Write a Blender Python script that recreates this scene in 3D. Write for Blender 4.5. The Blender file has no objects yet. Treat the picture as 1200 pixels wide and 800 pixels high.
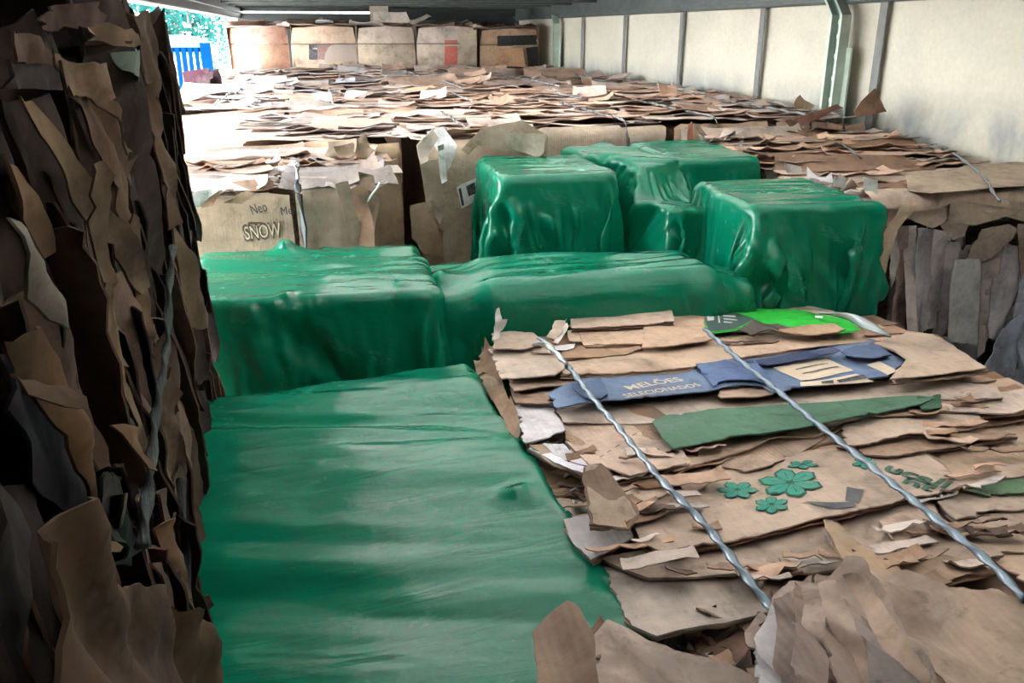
import bpy, math, random, bmesh
import numpy as np
from mathutils import Vector, Matrix, noise
from mathutils.geometry import delaunay_2d_cdt

# ------------------------------------------------------------------ camera, sky, exposure
scene = bpy.context.scene
COL = scene.collection
ZC = 1.35                                   # eye height above the trailer floor
YAW, PITCH, FPX = math.radians(12.45), math.radians(20.0), 1000.0
FWD = Vector((math.sin(YAW)*math.cos(PITCH), math.cos(YAW)*math.cos(PITCH), -math.sin(PITCH)))
RGT = Vector((math.cos(YAW), -math.sin(YAW), 0.0))
UPV = RGT.cross(FWD)
EYE = Vector((0.0, 0.0, ZC))
cam_data = bpy.data.cameras.new('camera')
cam_data.sensor_width = 36.0
cam_data.lens = FPX*36.0/1200.0
cam_data.clip_start = 0.02
cam = bpy.data.objects.new('camera', cam_data)
cam.matrix_world = Matrix((( RGT.x, UPV.x, -FWD.x, EYE.x), (RGT.y, UPV.y, -FWD.y, EYE.y), (RGT.z, UPV.z, -FWD.z, EYE.z), (0, 0, 0, 1)))
COL.objects.link(cam)
scene.camera = cam

world = bpy.data.worlds.new('overcast_sky')
scene.world = world
world.use_nodes = True
bg = world.node_tree.nodes['Background']
bg.inputs['Color'].default_value = (0.94, 0.98, 1.0, 1)
bg.inputs['Strength'].default_value = 7.0

scene.view_settings.view_transform = 'Standard'
scene.view_settings.look = 'None'
scene.view_settings.gamma = 1.0
scene.view_settings.use_curve_mapping = False
scene.view_settings.exposure = 2.1

# ------------------------------------------------------------------ helpers
random.seed(7)
rnd = random.Random(11)

def ray(px, py):
    return FWD + RGT*((px-600.0)/FPX) - UPV*((py-400.0)/FPX)
def on_z(px, py, z):
    d = ray(px, py); return EYE + d*((z-ZC)/d.z)
def on_y(px, py, y):
    d = ray(px, py); return EYE + d*(y/d.y)
def on_x(px, py, x):
    d = ray(px, py); return EYE + d*(x/d.x)
def on_plane(px, py, o, n):
    d = ray(px, py); return EYE + d*((o-EYE).dot(n)/d.dot(n))
def H(h):                                   # height given as metres below the eye
    return ZC-h

def tag(o, label=None, cat=None, group=None, kind=None):
    if label: o['label'] = label
    if cat: o['category'] = cat
    if group: o['group'] = group
    if kind: o['kind'] = kind
    return o
def empty(name, loc, label, cat, group=None):
    o = bpy.data.objects.new(name, None); COL.objects.link(o)
    o.location = loc; o.empty_display_size = 0.05
    return tag(o, label, cat, group)
def world_loc(o):
    v = Vector(o.location)
    while o.parent:
        o = o.parent; v += Vector(o.location)
    return v
def link(name, me, mat, parent, origin, color=None):
    o = bpy.data.objects.new(name, me); COL.objects.link(o)
    me.materials.clear(); me.materials.append(mat)
    if parent:
        o.parent = parent; o.location = Vector(origin)-world_loc(parent)
    else:
        o.location = origin
    if color: o.color = (color[0], color[1], color[2], 1)
    return o
def mesh_obj(name, verts, faces, mat, parent=None, color=None, smooth=False, uvs=None, origin=None):
    vs = [Vector(v) for v in verts]
    if origin is None:
        lo = Vector((min(v.x for v in vs), min(v.y for v in vs), min(v.z for v in vs)))
        hi = Vector((max(v.x for v in vs), max(v.y for v in vs), max(v.z for v in vs)))
        origin = Vector(((lo.x+hi.x)/2, (lo.y+hi.y)/2, lo.z))
    origin = Vector(origin)
    me = bpy.data.meshes.new(name)
    me.from_pydata([tuple(v-origin) for v in vs], [], faces)
    if smooth: me.polygons.foreach_set('use_smooth', [True]*len(me.polygons))
    if uvs:
        ul = me.uv_layers.new(name='UVMap')
        li = np.zeros(len(me.loops), dtype=np.int32); me.loops.foreach_get('vertex_index', li)
        ul.data.foreach_set('uv', np.asarray(uvs, dtype=np.float32)[li].ravel())
    me.update()
    return link(name, me, mat, parent, origin, color)

def box_geo(x0, x1, y0, y1, z0, z1):
    v = [(x0,y0,z0),(x1,y0,z0),(x1,y1,z0),(x0,y1,z0),(x0,y0,z1),(x1,y0,z1),(x1,y1,z1),(x0,y1,z1)]
    f = [(0,3,2,1),(4,5,6,7),(0,1,5,4),(1,2,6,5),(2,3,7,6),(3,0,4,7)]
    return v, f
def box(name, x0, x1, y0, y1, z0, z1, mat, parent=None, color=None, bevel=0.0):
    v, f = box_geo(x0, x1, y0, y1, z0, z1)
    o = mesh_obj(name, v, f, mat, parent, color)
    if bevel:
        m = o.modifiers.new('bevel', 'BEVEL'); m.width = bevel; m.segments = 2
    return o

# ------------------------------------------------------------------ materials
def new_mat(name):
    m = bpy.data.materials.new(name); m.use_nodes = True
    nt = m.node_tree; nt.nodes.clear()
    out = nt.nodes.new('ShaderNodeOutputMaterial')
    return m, nt, out
def N(nt, t, **kw):
    n = nt.nodes.new(t)
    for k, v in kw.items():
        if k.startswith('i_'): n.inputs[k[2:].replace('_', ' ')].default_value = v
        else: setattr(n, k, v)
    return n
def principled(nt, out, rough=0.8, spec=0.3):
    b = nt.nodes.new('ShaderNodeBsdfPrincipled')
    b.inputs['Roughness'].default_value = rough
    b.inputs['Specular IOR Level'].default_value = spec
    nt.links.new(b.outputs[0], out.inputs[0])
    return b
def mixrgb(nt, mode, fac, a, b):
    n = nt.nodes.new('ShaderNodeMix'); n.data_type = 'RGBA'; n.blend_type = mode
    for s, v in ((0, fac), (6, a), (7, b)):
        if hasattr(v, 'is_output'): nt.links.new(v, n.inputs[s])
        elif s == 0: n.inputs[0].default_value = v
        else: n.inputs[s].default_value = (v[0], v[1], v[2], 1)
    return n.outputs[2]
def ramp(nt, src, stops):
    r = nt.nodes.new('ShaderNodeValToRGB')
    el = r.color_ramp.elements
    while len(el) < len(stops): el.new(0.5)
    for e, (p, c) in zip(el, stops):
        e.position = p; e.color = (c, c, c, 1) if not hasattr(c, '__len__') else (c[0], c[1], c[2], 1)
    nt.links.new(src, r.inputs[0])
    return r.outputs[0]
def noise_tex(nt, vec, scale, detail=4, rough=0.6, dist=0.0):
    n = nt.nodes.new('ShaderNodeTexNoise')
    n.inputs['Scale'].default_value = scale; n.inputs['Detail'].default_value = detail
    n.inputs['Roughness'].default_value = rough; n.inputs['Distortion'].default_value = dist
    if vec: nt.links.new(vec, n.inputs['Vector'])
    return n.outputs['Fac']
def mapping(nt, vec, scale=(1,1,1), loc=None):
    m = nt.nodes.new('ShaderNodeMapping'); m.inputs['Scale'].default_value = scale
    nt.links.new(vec, m.inputs['Vector'])
    if loc: nt.links.new(loc, m.inputs['Location'])
    return m.outputs[0]
def bump(nt, h, strength, dist, bsdf, prev=None):
    b = nt.nodes.new('ShaderNodeBump'); b.inputs['Strength'].default_value = strength; b.inputs['Distance'].default_value = dist
    nt.links.new(h, b.inputs['Height'])
    if prev: nt.links.new(prev, b.inputs['Normal'])
    if bsdf: nt.links.new(b.outputs[0], bsdf.inputs['Normal'])
    return b.outputs[0]

def make_cardboard(name, corr=0.12, stain=0.55, grime=(0.30, 0.27, 0.25), grime_amt=0.35, rough=0.85):
    """colour comes from each sheet's own object colour; flutes, stains and scuffs from nodes"""
    m, nt, out = new_mat(name)
    b = principled(nt, out, rough, 0.25)
    oi = nt.nodes.new('ShaderNodeObjectInfo'); tc = nt.nodes.new('ShaderNodeTexCoord')
    off = nt.nodes.new('ShaderNodeCombineXYZ')
    mul = N(nt, 'ShaderNodeMath', operation='MULTIPLY'); mul.inputs[1].default_value = 37.0
    nt.links.new(oi.outputs['Random'], mul.inputs[0])
    for i in range(3): nt.links.new(mul.outputs[0], off.inputs[i])
    uv = mapping(nt, tc.outputs['UV'], (1,1,1), off.outputs[0])
    big = noise_tex(nt, uv, 9, 4, 0.6)
    fine = noise_tex(nt, uv, 70, 3, 0.6)
    streak = noise_tex(nt, mapping(nt, tc.outputs['UV'], (110, 6, 1), off.outputs[0]), 1.0, 3, 0.6)
    c = oi.outputs['Color']
    c = mixrgb(nt, 'MULTIPLY', 1.0, c, ramp(nt, big, [(0.28, 1-stain*0.8), (0.5, 1.0), (0.75, 1.16)]))
    c = mixrgb(nt, 'MULTIPLY', 0.25, c, ramp(nt, streak, [(0.3, 0.7), (0.7, 1.15)]))
    c = mixrgb(nt, 'MULTIPLY', 0.4, c, ramp(nt, fine, [(0.3, 0.75), (0.7, 1.1)]))
    g = noise_tex(nt, uv, 5.0, 5, 0.7, 0.5)
    gf = ramp(nt, g, [(0.50, 0.0), (0.72, grime_amt)])
    c = mixrgb(nt, 'MIX', gf, c, grime)
    w = nt.nodes.new('ShaderNodeTexWave'); w.wave_type = 'BANDS'; w.bands_direction = 'X'
    w.inputs['Scale'].default_value = 40.0; w.inputs['Distortion'].default_value = 1.2; w.inputs['Detail'].default_value = 2; w.inputs['Detail Scale'].default_value = 0.6
    nt.links.new(uv, w.inputs['Vector'])
    corr_mask = N(nt, 'ShaderNodeMath', operation='MULTIPLY')
    nt.links.new(w.outputs['Fac'], corr_mask.inputs[0]); nt.links.new(ramp(nt, noise_tex(nt, uv, 4.0, 2), [(0.48, 0.0), (0.68, 1.0)]), corr_mask.inputs[1])
    c = mixrgb(nt, 'MULTIPLY', 1.0, c, ramp(nt, corr_mask.outputs[0], [(0.0, 0.98), (0.5, 1.0), (1.0, 1.09)]))
    fib = noise_tex(nt, mapping(nt, tc.outputs['UV'], (25, 260, 1), off.outputs[0]), 1.0, 3, 0.6)
    c = mixrgb(nt, 'MULTIPLY', 0.22, c, ramp(nt, fib, [(0.3, 0.82), (0.7, 1.12)]))
    scuff = noise_tex(nt, uv, 22, 6, 0.72, 0.8)
    c = mixrgb(nt, 'MULTIPLY', 1.0, c, ramp(nt, scuff, [(0.30, 0.62), (0.46, 1.0), (0.62, 1.0), (0.75, 1.14)]))
    nt.links.new(c, b.inputs['Base Color'])
    n1 = bump(nt, corr_mask.outputs[0], corr, 0.003, None)
    n2 = bump(nt, big, 0.35, 0.012, None, n1)
    bump(nt, fine, 0.25, 0.002, b, n2)
    return m

MAT_CARD = make_cardboard('corrugated_cardboard')
MAT_DIRTY = make_cardboard('dirty_cardboard', 0.05, 0.85, (0.10, 0.08, 0.075), 0.6)
MAT_GREY = make_cardboard('greyed_cardboard', 0.15, 0.7, (0.20, 0.20, 0.21), 0.6)
MAT_PRINT = make_cardboard('printed_cardboard', 0.06, 0.25, (0.30, 0.31, 0.33), 0.25, 0.6)

def make_ink(name, col, rough=0.6, worn=0.35):
    m, nt, out = new_mat(name)
    b = principled(nt, out, rough, 0.3)
    tc = nt.nodes.new('ShaderNodeTexCoord')
    f = noise_tex(nt, tc.outputs['Object'], 60, 4, 0.7)
    c = mixrgb(nt, 'MIX', ramp(nt, f, [(0.45, 0.0), (0.75, worn)]), col, (0.42, 0.33, 0.24))
    nt.links.new(c, b.inputs['Base Color'])
    return m
INK_TAN = make_ink('bare_board_ink', (0.62, 0.50, 0.38))
INK_DARK = make_ink('dark_ink', (0.03, 0.035, 0.05), 0.6, 0.4)
INK_BLACK = make_ink('black_ink', (0.012, 0.014, 0.016), 0.6, 0.1)
INK_GREEN = make_ink('teal_ink', (0.035, 0.27, 0.20), 0.6, 0.2)
INK_GREEN_D = make_ink('dark_green_ink', (0.012, 0.085, 0.055), 0.6, 0.25)
INK_RED = make_ink('red_ink', (0.42, 0.10, 0.07), 0.6, 0.4)
INK_WHITE = make_ink('white_paper', (0.75, 0.76, 0.76), 0.6, 0.15)
INK_BROWN = make_ink('faded_brown_ink', (0.09, 0.06, 0.04), 0.7, 0.3)

def make_core():
    m, nt, out = new_mat('pressed_layers')
    b = principled(nt, out, 0.95, 0.1)
    oi = nt.nodes.new('ShaderNodeObjectInfo'); tc = nt.nodes.new('ShaderNodeTexCoord')
    lay = noise_tex(nt, mapping(nt, tc.outputs['Object'], (6, 90, 60)), 1.0, 5, 0.7)
    c = mixrgb(nt, 'MULTIPLY', 1.0, oi.outputs['Color'], ramp(nt, lay, [(0.3, 0.35), (0.7, 1.3)]))
    nt.links.new(c, b.inputs['Base Color'])
    bump(nt, lay, 1.0, 0.02, b)
    return m
MAT_CORE = make_core()

def make_plastic(name, col, sheer=0.18, rough=0.27):
    m, nt, out = new_mat(name)
    b = principled(nt, out, rough, 0.38)
    tc = nt.nodes.new('ShaderNodeTexCoord')
    a = noise_tex(nt, mapping(nt, tc.outputs['UV'], (5, 22, 1)), 1.0, 4, 0.55, 0.6)
    s = noise_tex(nt, mapping(nt, tc.outputs['UV'], (38, 30, 1)), 1.0, 3, 0.5, 0.3)
    dust = noise_tex(nt, mapping(nt, tc.outputs['UV'], (7, 9, 1)), 1.0, 6, 0.7, 0.4)
    c = mixrgb(nt, 'MIX', ramp(nt, dust, [(0.5, 0.0), (0.9, 0.14)]), col, (0.10, 0.36, 0.28))
    nt.links.new(c, b.inputs['Base Color'])
    nt.links.new(ramp(nt, dust, [(0.35, rough-0.07), (0.75, rough+0.2)]), b.inputs['Roughness'])
    n1 = bump(nt, a, 0.28, 0.012, None)
    bump(nt, s, 0.2, 0.004, b, n1)
    t = nt.nodes.new('ShaderNodeBsdfTranslucent'); t.inputs[0].default_value = (col[0]*1.3+0.01, min(1, col[1]*1.5), col[2]*1.4, 1)
    mx = nt.nodes.new('ShaderNodeMixShader'); mx.inputs[0].default_value = sheer
    nt.links.new(b.outputs[0], mx.inputs[1]); nt.links.new(t.outputs[0], mx.inputs[2]); nt.links.new(mx.outputs[0], out.inputs[0])
    return m
MAT_PLASTIC = make_plastic('green_polythene', (0.001, 0.185, 0.10), 0.14, 0.175)

def make_strap():
    m, nt, out = new_mat('blue_grey_twine')
    b = principled(nt, out, 0.23, 0.7)
    oi = nt.nodes.new('ShaderNodeObjectInfo'); tc = nt.nodes.new('ShaderNodeTexCoord')
    f = noise_tex(nt, mapping(nt, tc.outputs['UV'], (3, 60, 1)), 1.0, 3)
    c = mixrgb(nt, 'MULTIPLY', 1.0, oi.outputs['Color'], ramp(nt, f, [(0.3, 0.55), (0.7, 1.3)]))
    nt.links.new(c, b.inputs['Base Color'])
    return m
MAT_STRAP = make_strap()

def simple(name, col, rough=0.6, metal=0.0, var=0.25, scale=6.0, spec=0.4):
    m, nt, out = new_mat(name)
    b = principled(nt, out, rough, spec); b.inputs['Metallic'].default_value = metal
    tc = nt.nodes.new('ShaderNodeTexCoord')
    f = noise_tex(nt, tc.outputs['Object'], scale, 5, 0.65)
    c = mixrgb(nt, 'MULTIPLY', 1.0, col, ramp(nt, f, [(0.3, 1-var), (0.7, 1+var*0.4)]))
    nt.links.new(c, b.inputs['Base Color'])
    bump(nt, f, 0.15, 0.01, b)
    return m

# ------------------------------------------------------------------ torn, bent cardboard sheets
TAN = (0.50, 0.335, 0.23); TAN2 = (0.56, 0.39, 0.275); PALE = (0.60, 0.52, 0.44); BROWN = (0.28, 0.175, 0.11)
DARKB = (0.12, 0.075, 0.05); WHITE = (0.68, 0.67, 0.66); GREYC = (0.46, 0.43, 0.41); BLUE = (0.13, 0.19, 0.295)
def vary(c, a=0.18, r=None):
    r = r or rnd
    k = 1 + r.uniform(-a, a*0.7); w = r.uniform(-0.05, 0.05)
    return (max(0.01, c[0]*k*(1+w)*1.08), max(0.01, c[1]*k*1.04), max(0.01, c[2]*k*(1-w)*1.09))

def flat_map(o, U, V):
    U = U.normalized(); V = (V - U*V.dot(U)).normalized(); Nn = U.cross(V)
    def f(u, v): return o + U*u + V*v, Nn
    return f
def inside(poly, x, y):
    c = False; j = len(poly)-1
    for i in range(len(poly)):
        xi, yi = poly[i]; xj, yj = poly[j]
        if (yi > y) != (yj > y) and x < (xj-xi)*(y-yi)/(yj-yi)+xi: c = not c
        j = i
    return c

_T = [[random.Random(5).random()]]
_hr = random.Random(5); _T = [[_hr.uniform(-1, 1) for _ in range(64)] for _ in range(64)]
def facet1(u, v, s):
    a, b = u+v*0.57735+s*3.1, v*1.1547+s*1.7
    i, j = math.floor(a), math.floor(b); fa, fb = a-i, b-j
    if fa+fb < 1: return _T[i % 64][j % 64]*(1-fa-fb)+_T[(i+1) % 64][j % 64]*fa+_T[i % 64][(j+1) % 64]*fb
    return _T[(i+1) % 64][(j+1) % 64]*(fa+fb-1)+_T[i % 64][(j+1) % 64]*(1-fa)+_T[(i+1) % 64][j % 64]*(1-fb)

def sheet(parent, mapf, outline, color, mat=None, t=0.0024, h=0.022, jag=0.0025, amp=0.004, freq=9.0, creases=2, curl=0.012, seed=None, name='cardboard_sheet', ridge=0.0, crumple=0.0, cf=(22, 9)):
    """one torn sheet with thickness: outline in metres on the surface mapf; returns (object, surface function)"""
    mat = mat or MAT_CARD
    seed = rnd.random()*1000 if seed is None else seed
    r = random.Random(seed)
    area = sum(outline[i][0]*outline[(i+1) % len(outline)][1]-outline[(i+1) % len(outline)][0]*outline[i][1] for i in range(len(outline)))
    if area < 0: outline = outline[::-1]
    b = []
    for i in range(len(outline)):
        p, q = outline[i], outline[(i+1) % len(outline)]
        L = math.hypot(q[0]-p[0], q[1]-p[1]); n = max(1, int(round(L/h)))
        torn = r.random() < 0.6
        nx, ny = (q[1]-p[1])/(L+1e-9), -(q[0]-p[0])/(L+1e-9)
        for k in range(n):
            s = k/n; a = 0 if k == 0 else jag*(1.0 if torn else 0.25)
            o = a*(noise.noise((p[0]*40+s*L*25, p[1]*40, seed))*0.9 + r.uniform(-0.45, 0.45) + (r.uniform(-2.2, -0.8) if r.random() < 0.05 else 0))
            b.append((p[0]+(q[0]-p[0])*s+nx*o, p[1]+(q[1]-p[1])*s+ny*o))
    nb = len(b)
    us = [p[0] for p in b]; vs = [p[1] for p in b]
    pts = [Vector(p) for p in b]
    u0, u1, v0, v1 = min(us), max(us), min(vs), max(vs)
    row = 0; y = v0+h*0.6
    bn = np.array(b)
    while y < v1:
        x = u0+h*(0.6 if row % 2 else 0.15)
        while x < u1:
            if inside(b, x, y):
                d = ((bn-(x, y))**2).sum(1).min()
                if d > (0.55*h)**2: pts.append(Vector((x+r.uniform(-.15,.15)*h, y+r.uniform(-.15,.15)*h)))
            x += h
        y += h*0.87; row += 1
    vo, _, fo, _, _, _ = delaunay_2d_cdt(pts, [], [list(range(nb))], 1, 1e-7)
    lines = []
    for _ in range(creases):
        a = r.choice((0, math.pi/2))+r.uniform(-0.35, 0.35); cu, cv = r.uniform(u0, u1), r.uniform(v0, v1)
        lines.append((math.cos(a), math.sin(a), cu, cv, r.uniform(-1, 1)*min(0.22, amp*22)))
    cor = [(outline[i], r.uniform(-0.3, 1)*curl) for i in range(len(outline))] if curl else []
    cr = 0.35*max(0.03, min(u1-u0, v1-v0))
    def disp(u, v):
        d = amp*noise.noise((u*freq*0.55, v*freq*0.55, seed*1.7))*1.3 + amp*0.25*noise.noise((u*freq*2.5, v*freq*2.5, seed*2.3))
        if ridge: d += ridge*(0.5-abs(noise.noise((u*freq*1.3+5, v*freq*1.3, seed*.7)))*2)
        if crumple: d += crumple*(facet1(u*cf[0], v*cf[1], seed)+0.45*facet1(u*cf[0]*2.3, v*cf[1]*2.6, seed+3))
        for ca, sa, cu, cv, k in lines:
            e = (u-cu)*ca+(v-cv)*sa
            if e > 0: d += k*min(e, 0.07)
        for (pu, pv), k in cor:
            e = ((u-pu)**2+(v-pv)**2)/(cr*cr)
            if e < 4: d += k*math.exp(-e*1.5)
        return d
    def surf(u, v, lift=0.0):
        P, Nn = mapf(u, v); return P + Nn*(disp(u, v)+t*0.5+lift)
    n = len(vo); top = []; bot = []; uv = []
    for p in vo:
        P, Nn = mapf(p[0], p[1]); d = disp(p[0], p[1])
        top.append(P+Nn*(d+t*0.5)); bot.append(P+Nn*(d-t*0.5)); uv.append((p[0], p[1]))
    faces = [tuple(f) for f in fo]
    cnt = {}
    for f in faces:
        for i in range(len(f)):
            e = (f[i], f[(i+1) % len(f)]); cnt[e] = cnt.get(e, 0)+1
    bound = [e for e in cnt if (e[1], e[0]) not in cnt]
    verts = top+bot; allf = faces+[tuple(i+n for i in reversed(f)) for f in faces]; uvs = uv+uv
    idx = {}
    for e in bound:
        for i in e:
            if i not in idx:
                idx[i] = len(verts); verts += [top[i], bot[i]]; uvs += [uv[i], uv[i]]
    for a, c in bound: allf.append((idx[a], idx[a]+1, idx[c]+1, idx[c]))
    cen = sum(top, Vector())/max(1, n)
    o = mesh_obj(name, verts, allf, mat, parent, color, True, uvs, cen)
    return o, surf

def px_sheet(parent, poly, z, color, tilt=0.15, roll=0.0, back=0.03, near_y=None, **kw):
    """sheet lying on a bale top whose near edge is lifted; traced outline, tucked under the next sheet by `back`"""
    nrm = Vector((-roll, tilt, 1)).normalized()
    pts = [on_z(p[0], p[1], z) for p in poly]
    ny = min(p.y for p in pts); cx = sum(p.x for p in pts)/len(pts)
    o = Vector((cx, ny, z))
    U = Vector((1, 0, roll)); V = Vector((0, 1, -tilt)).normalized()
    nrm = U.cross(V).normalized()
    W = [on_plane(p[0], p[1], o, nrm) for p in poly]
    my = sum(w.y for w in W)/len(W)
    mf = flat_map(o, U, V)
    Un = U.normalized(); Vn = (V-Un*V.dot(Un)).normalized()
    loc = []
    for w in W:
        q = w-o; u, v = q.dot(Un), q.dot(Vn)
        if back and w.y > my: v += back
        loc.append((u, v))
    so, surf = sheet(parent, mf, loc, color, **kw)
    def at(px, py):
        q = on_plane(px, py, o, nrm)-o; return q.dot(Un), q.dot(Vn)
    return so, surf, at

def face_sheet(parent, poly, axis, val, color, lean=0.0, **kw):
    """sheet on an upright face (axis 'y' or 'x' at val)"""
    P = [on_y(p[0], p[1], val) if axis == 'y' else on_x(p[0], p[1], val) for p in poly]
    o = sum(P, Vector())/len(P)
    if axis == 'y': U, V = Vector((1, lean, 0)), Vector((0, 0, 1))
    else: U, V = Vector((lean, 1, 0)), Vector((0, 0, 1))
    Un = U.normalized(); nrm = Un.cross(V)
    W = [on_plane(p[0], p[1], o, nrm) for p in poly]
    loc = [((w-o).dot(Un), (w-o).z) for w in W]
    if lean and max(abs(a) for l in loc for a in l) > 0.75*max((p-o).length for p in P)*3: return face_sheet(parent, poly, axis, val, color, lean*0.4 if abs(lean) > 0.03 else 0.0, **kw)
    so, surf = sheet(parent, flat_map(o, U, V), loc, color, **kw)
    def at(px, py):
        q = on_plane(px, py, o, nrm)-o; return q.dot(Un), q.z
    return so, surf, at

def strip(parent, c, length, width, yaw, tilt, roll, color, **kw):
    """random torn strip; long axis across, near edge lifted by tilt"""
    U = Vector((math.cos(yaw), math.sin(yaw), roll)); V0 = Vector((-math.sin(yaw), math.cos(yaw), 0))
    V = Vector((V0.x*math.cos(tilt), V0.y*math.cos(tilt), -math.sin(tilt)))
    l, w = length/2, width/2; r = rnd
    poly = [(-l*r.uniform(.85, 1.05), -w*r.uniform(.7, 1.1)), (-l*r.uniform(.1, .5), -w*r.uniform(.75, 1.2)), (l*r.uniform(.1, .6), -w*r.uniform(.75, 1.2)),
            (l*r.uniform(.85, 1.05), -w*r.uniform(.6, 1.1)), (l*r.uniform(.8, 1.0), w), (-l*r.uniform(.8, 1.0), w)]
    return sheet(parent, flat_map(Vector(c), U, V), poly, color, **kw)

def decal(parent, surf, polys, mat, name, lift=0.0012, h=0.02):
    """flat print following a sheet's surface: polygons in the sheet's own coordinates"""
    vs, fs = [], []
    for poly in polys:
        pts = []
        for i in range(len(poly)):
            p, q = poly[i], poly[(i+1) % len(poly)]
            n = max(1, int(math.hypot(q[0]-p[0], q[1]-p[1])/h))
            for k in range(n): pts.append(Vector((p[0]+(q[0]-p[0])*k/n, p[1]+(q[1]-p[1])*k/n)))
        nb = len(pts)
        u0, u1 = min(p[0] for p in pts), max(p[0] for p in pts); v0, v1 = min(p[1] for p in pts), max(p[1] for p in pts)
        y = v0+h/2
        while y < v1:
            x = u0+h/2
            while x < u1:
                if inside(pts[:nb], x, y): pts.append(Vector((x, y)))
                x += h
            y += h
        vo, _, fo, _, _, _ = delaunay_2d_cdt(pts, [], [list(range(nb))], 1, 1e-7)
        b = len(vs)
        vs += [surf(p[0], p[1], lift) for p in vo]; fs += [tuple(i+b for i in f) for f in fo]
    return mesh_obj(name, vs, fs, mat, parent, None, True)

_fonts = {}
def text_mesh(s, shear=0.0, bold=0.0):
    cu = bpy.data.curves.new('lettering', 'FONT'); cu.body = s; cu.size = 1.0; cu.shear = shear; cu.offset = bold
    cu.resolution_u = 3
    ob = bpy.data.objects.new('lettering', cu); COL.objects.link(ob)
    bpy.context.view_layer.update()
    me = bpy.data.meshes.new_from_object(ob.evaluated_get(bpy.context.evaluated_depsgraph_get()))
    v = [tuple(x.co) for x in me.vertices]; f = [tuple(p.vertices) for p in me.polygons]
    bpy.data.objects.remove(ob); bpy.data.curves.remove(cu); bpy.data.meshes.remove(me)
    return v, f
def lettering(parent, surf, s, p0, p1, height, mat, name='lettering', bold=0.0, lift=0.0016, up=None):
    """words printed along p0->p1 (sheet coordinates)"""
    v, f = text_mesh(s, 0.0, bold)
    x0, x1 = min(a[0] for a in v), max(a[0] for a in v)
    dx, dy = p1[0]-p0[0], p1[1]-p0[1]; L = math.hypot(dx, dy)
    ux, uy = dx/L, dy/L
    nx, ny = up if up else (-uy, ux)
    vs = []
    for a in v:
        s_ = (a[0]-x0)/(x1-x0)*L; q = a[1]/0.72*height
        vs.append(surf(p0[0]+ux*s_+nx*q, p0[1]+uy*s_+ny*q, lift))
    return mesh_obj(name, vs, f, mat, parent)

def tube(name, pts, rad, mat, parent, color, twist=0.0, flat=0.55, seg=8, sub=6):
    """twisted twine or band along a smooth path"""
    P = []
    n = len(pts)
    for i in range(n-1):
        p0 = pts[max(0, i-1)]; p1 = pts[i]; p2 = pts[i+1]; p3 = pts[min(n-1, i+2)]
        for k in range(sub):
            s = k/sub
            P.append(0.5*((2*p1)+(p2-p0)*s+(2*p0-5*p1+4*p2-p3)*s*s+(3*p1-p0-3*p2+p3)*s**3))
    P.append(pts[-1])
    vs, fs, uv = [], [], []; dist = 0
    for i, p in enumerate(P):
        tdir = (P[min(i+1, len(P)-1)]-P[max(i-1, 0)]).normalized()
        a = Vector((0, 0, 1)) if abs(tdir.z) < 0.9 else Vector((0, 1, 0))
        s = tdir.cross(a).normalized(); q = s.cross(tdir)
        if i: dist += (p-P[i-1]).length
        for k in range(seg):
            an = 2*math.pi*k/seg
            x, y = math.cos(an)*rad, math.sin(an)*rad*flat
            tw = dist*twist
            x, y = x*math.cos(tw)-y*math.sin(tw), x*math.sin(tw)+y*math.cos(tw)
            vs.append(p+s*x+q*y); uv.append((dist, k/seg))
    for i in range(len(P)-1):
        for k in range(seg):
            a, b2 = i*seg+k, i*seg+(k+1) % seg
            fs.append((a, b2, b2+seg, a+seg))
    fs.append(tuple(reversed(range(seg)))); fs.append(tuple(range((len(P)-1)*seg, len(P)*seg)))
    return mesh_obj(name, vs, fs, mat, parent, color, True, uv)

def core(parent, x0, x1, y0, y1, z0, z1, color, name='pressed_core', rough=0.012):
    """the packed mass of a bale: uneven block"""
    bm = bmesh.new()
    nx, ny, nz = [max(2, int(d/0.07)) for d in (x1-x0, y1-y0, z1-z0)]
    nz = min(nz, 9)
    idx = {}
    def vert(i, j, k):
        if (i, j, k) not in idx:
            p = Vector((x0+(x1-x0)*i/nx, y0+(y1-y0)*j/ny, z0+(z1-z0)*k/nz))
            d = Vector((noise.noise(p*9), noise.noise(p*9+Vector((7, 0, 0))), noise.noise(p*9+Vector((0, 7, 0))))) * rough
            if k == 0: d.z = 0
            q = Vector(((i/nx-.5)*2, (j/ny-.5)*2, 0))
            for ax in (0, 1): p[ax] -= q[ax]*0.012
            idx[(i, j, k)] = bm.verts.new(p+d)
        return idx[(i, j, k)]
    for i in range(nx):
        for j in range(ny):
            bm.faces.new((vert(i,j,nz), vert(i+1,j,nz), vert(i+1,j+1,nz), vert(i,j+1,nz)))
            bm.faces.new((vert(i,j,0), vert(i,j+1,0), vert(i+1,j+1,0), vert(i+1,j,0)))
    for i in range(nx):
        for k in range(nz):
            bm.faces.new((vert(i,0,k), vert(i+1,0,k), vert(i+1,0,k+1), vert(i,0,k+1)))
            bm.faces.new((vert(i,ny,k), vert(i,ny,k+1), vert(i+1,ny,k+1), vert(i+1,ny,k)))
    for j in range(ny):
        for k in range(nz):
            bm.faces.new((vert(0,j,k), vert(0,j,k+1), vert(0,j+1,k+1), vert(0,j+1,k)))
            bm.faces.new((vert(nx,j,k), vert(nx,j+1,k), vert(nx,j+1,k+1), vert(nx,j,k+1)))
    o = Vector(((x0+x1)/2, (y0+y1)/2, z0))
    for v in bm.verts: v.co -= o
    me = bpy.data.meshes.new(name); bm.to_mesh(me); bm.free()
    return link(name, me, MAT_CORE, parent, o, color)

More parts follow.
